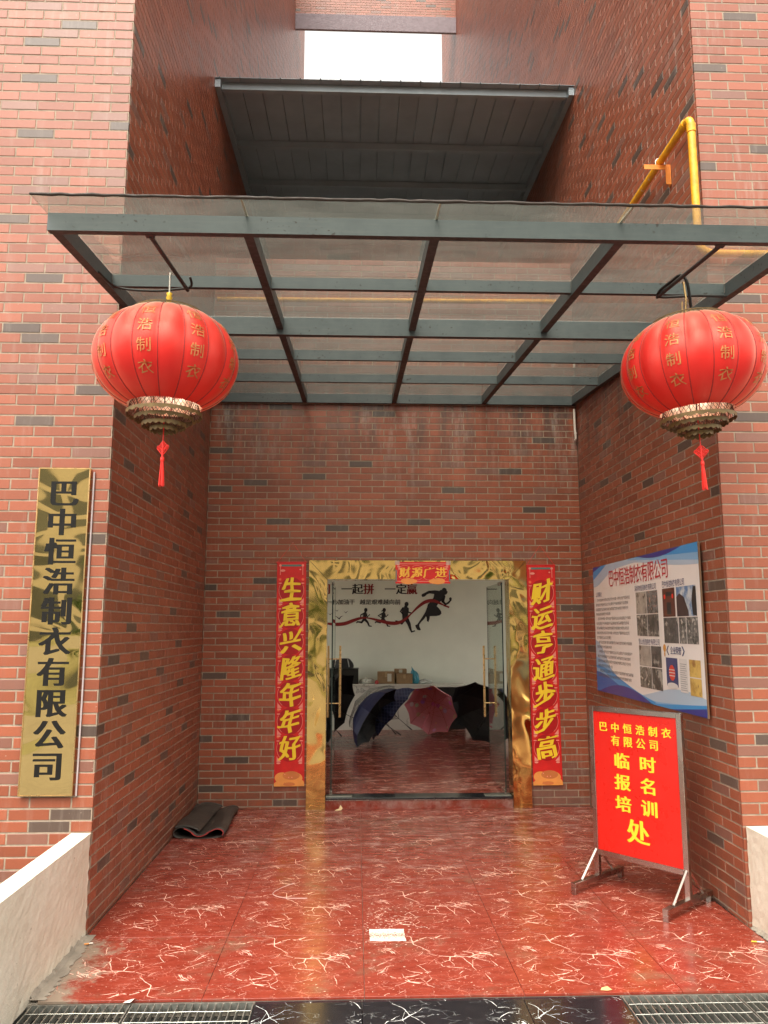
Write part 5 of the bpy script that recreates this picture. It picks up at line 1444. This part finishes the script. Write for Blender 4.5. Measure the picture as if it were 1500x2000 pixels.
blob('plastic_bag', 'flat white plastic bag at the right end of the counter top', 'bag', (2.79, yc - .02, CT + .001), .12, .10, .075, simple('white_film_b', (.50, .53, .50), .3), 6)
blob('plastic_bag', 'tied blue plastic bag standing beside the cartons', 'bag', (2.605, yc - .03, CT + .001), .082, .075, .215, simple('blue_film', (.03, .22, .30), .3), 3, tip=(-.05, .12))
blob('wrapped_sweet', 'small red packet lying left of the cartons on the counter', 'packet', (1.945, yc - .14, CT + .001), .032, .03, .062, simple('red_wrapper', (.40, .015, .015), .4), 4)

# ------------------------------------------------------------------ open umbrellas drying on the floor
def umbrella(hub, handle, Rr, mat, label, inner=None, spin=0.0, depth=.30, rib=M_black, shaft=M_black, nb=8):
    """hub: crown of the canopy; handle: other end of the shaft"""
    hub, handle = Vector(hub), Vector(handle); ax = (hub - handle)
    L_ = ax.length; ax.normalize()
    rot = ax.to_track_quat('Z', 'Y').to_matrix().to_4x4() @ Matrix.Rotation(spin, 4, 'Z')
    u = thing('umbrella', label, 'umbrella', tuple(hub), group='open umbrellas drying on the lobby floor')
    mats = [mat]; m = MB(); rings = 6; V = []; F = []
    sub = 4; n = nb * sub
    def pt(k, t, off=0):
        a = 2 * math.pi * k / n; frac = (k % sub) / sub
        sc_ = math.cos(math.pi / nb) / math.cos((frac - .5) * 2 * math.pi / nb) if frac else 1.0
        sag = 1 - .05 * math.sin(math.pi * frac) * t
        r_ = Rr * math.sin(t * 1.25) / math.sin(1.25) * sc_ * sag; z = -depth * (1 - math.cos(t * 1.25)) / (1 - math.cos(1.25))
        return (r_ * math.cos(a), r_ * math.sin(a), z * (1 - .06 * math.sin(math.pi * frac)) - off)
    V.append((0, 0, 0))
    for i in range(1, rings + 1):
        for k in range(n): V.append(pt(k, i / rings))
    for k in range(n): F.append((0, 1 + k, 1 + (k + 1) % n))
    for i in range(rings - 1):
        for k in range(n):
            a = 1 + i * n; F.append((a + k, a + n + k, a + n + (k + 1) % n, a + (k + 1) % n))
    m.add(V, F, M=rot, smooth=False); can_ = m.build('canopy_cloth', mat, u)
    if inner is not None:
        m = MB(); m.add([(x, y, z - .006) for x, y, z in V], [f[::-1] for f in F], M=rot); m.build('lining', inner, u)
    for k in range(nb):
        p = [pt(k * sub, t, .010) for t in (0, .25, .5, .75, 1.0)]
        mm = MB(); mm.tube(p, .0022, 4, M=rot); q = pt(k * sub, .5, .012); mm.tube([(0, 0, -depth - .10), q], .002, 4, M=rot); mm.build('rib', rib, u)
    MB().tube([(0, 0, .045), (0, 0, -L_ + .08)], .0045, 6, M=rot).build('shaft', shaft, u)
    MB().tube([(0, 0, -L_ + .09), (0, 0, -L_)], [.008, .011], 8, M=rot).build('grip', shaft if shaft is not M_black else M_lacq, u)
    # let it rest on the floor
    bpy.context.view_layer.update()
    zmin = min((o2.matrix_local @ Vector(c)).z for o2 in u.children for c in [v.co for v in o2.data.vertices]) + u.location.z
    u.location.z += RZ + .002 - zmin
    return u
def cloth(name, c, stripes=None, chk=None, motif=None, trans=0.0):
    b = NB(name); P = b.obj; base = b.mix(b.ramp(b.noise(P, 4, 3), .3, .7), tuple(x * .85 for x in c), c)
    if chk:
        w1 = b.n('TexWave', wave_type='BANDS', bands_direction='X'); b.link(P, w1.inputs[0]); w1.inputs['Scale'].default_value = 7
        w2 = b.n('TexWave', wave_type='BANDS', bands_direction='Z'); b.link(P, w2.inputs[0]); w2.inputs['Scale'].default_value = 7
        base = b.mix(b.ramp(b.math('MAXIMUM', w1.outputs['Fac'], w2.outputs['Fac']), .93, .97, 0, .6), base, chk)
    if motif:
        v = b.n('TexVoronoi'); b.link(P, v.inputs['Vector']); v.inputs['Scale'].default_value = 9
        base = b.mix(b.ramp(v.outputs['Distance'], .38, .30, 0, .75), base, v.outputs['Color'])
        base = b.mix(.35, base, motif)
    b.link(base, b.p.inputs['Base Color']); b.p.inputs['Roughness'].default_value = .6
    if trans: b.p.inputs['Alpha'].default_value = trans
    return b.mat
M_ublack = cloth('black_umbrella_cloth', (.010, .010, .012))
M_silver = cloth('silver_umbrella_coating', (.40, .40, .36))
umbrella((2.88, 8.00, .44), (2.60, 7.25, .12), .44, cloth('pink_umbrella_cloth', (.72, .20, .24), motif=(.62, .30, .34)), 'small pink patterned umbrella with its open side to the door', rib=M_rib, shaft=simple('pink_plastic', (.60, .12, .18), .4), spin=.2)
umbrella((1.66, 6.75, .52), (2.24, 6.50, .14), .50, cloth('blue_umbrella_cloth', (.020, .025, .085)), 'dark blue umbrella tipped on its side at the front of the lobby', inner=M_ublack, spin=.3)
umbrella((1.95, 7.35, .62), (2.45, 7.30, .2), .50, cloth('checked_umbrella_cloth', (.02, .028, .09), chk=(.12, .14, .26)), 'navy checked umbrella leaning behind the dark blue one', inner=M_ublack, spin=.0)
umbrella((3.62, 8.15, .42), (3.34, 7.45, .16), .45, M_silver, 'large black lined silver umbrella at the right, below the counter end', inner=M_ublack, spin=.1)
umbrella((1.02, 7.0, .40), (1.62, 6.70, .15), .58, M_ublack, 'black umbrella lying at the left behind the glass door', inner=M_ublack, spin=.5)
umbrella((.88, 7.50, .66), (1.38, 6.95, .2), .50, cloth('green_umbrella_cloth', (.05, .20, .15)), 'green umbrella peeping out at the far left', inner=M_ublack, spin=.2)
umbrella((1.75, 7.70, .60), (2.20, 7.15, .15), .50, cloth('clear_umbrella_film', (.34, .38, .34), trans=.35), 'pale see-through umbrella behind the blue ones', spin=.3)
umbrella((3.62, 6.75, .40), (3.30, 6.20, .15), .50, M_ublack, 'dark umbrella half hidden behind the right glass door', spin=.6)

# ------------------------------------------------------------------ the far side of the street (it shows in the gold mirrors)
ob = thing('opposite_building', 'pale office building across the street', 'building', (1, -34, gz))
M_pb = simple('pale_facade', (.66, .63, .55), .8); M_win = simple('dark_window_glass', (.12, .14, .14), .1)
MB().box(-22, 26, -46, -34, gz, 15).build('facade', M_pb, ob, rel=True)
for i in range(12):
    for j in range(4):
        x = -20 + i * 3.9; z = 1.5 + j * 3.4
        wn = MB().box(x, x + 2.2, -33.99, -33.93, z, z + 1.9).build('window', M_win, ob, rel=True)
def leafm(name, c):
    b = NB(name); P = b.pos; b.link(b.mix(b.ramp(b.noise(P, 3, 5), .3, .7), tuple(x * .5 for x in c), c), b.p.inputs['Base Color']); b.p.inputs['Roughness'].default_value = .7; return b.mat
V = []; F = []; nx, ny = 60, 8
for j in range(ny + 1):
    for i in range(nx + 1):
        t = j / ny; V.append((-40 + i * 1.4, -20 - 8 * t, gz + 1.2 * math.sin(t * 1.5) * (1 + .2 * math.sin(i * .7)) + .25 * random.random() * t))
for j in range(ny):
    for i in range(nx): a = j * (nx + 1) + i; F.append((a, a + nx + 1, a + nx + 2, a + 1))
tag(MB().add(V, F, smooth=True).build('grass_bank', leafm('bank_grass', (.11, .12, .05))), kind='structure')
def shrub(x, y, s, seed, pos_):
    rr = random.Random(seed); m = MB(); N_ = 700
    for k in range(N_):
        a = rr.uniform(0, 6.28); b2 = rr.uniform(-.2, 1.3); q = s * rr.uniform(.55, 1.0) * (1 + .25 * math.sin(a * 3 + seed))
        c = Vector((math.cos(a) * math.cos(b2) * q, math.sin(a) * math.cos(b2) * q, .3 * s + math.sin(b2) * q * 1.3))
        d = Vector((rr.gauss(0, 1), rr.gauss(0, 1), rr.gauss(0, 1))).normalized(); e = d.orthogonal().normalized(); h = d.cross(e); l = .11 * s
        m.add([c - e * l, c + h * l * .4, c + e * l, c - h * l * .4], [(0, 1, 2, 3)])
    t = thing('bush', 'leafy green bush on the bank across the street, ' + pos_, 'bush', (x, y, gz + .8), group='bushes on the bank across the street')
    m.build('foliage', M_leaf, t); MB().tube([(0, 0, -1.2), (0, 0, s * .6)], .07, 6).build('stem', simple('bark', (.06, .045, .03), .9), t)
M_leaf = leafm('bush_leaves', (.05, .13, .02))
for k, (x, y, s_) in enumerate(((-7, -23, 'the one farthest left'), (-1, -22.6, 'the middle one'), (9, -23, 'the one farthest right'))): shrub(x, y, 1.2 + .2 * k, k, s_)
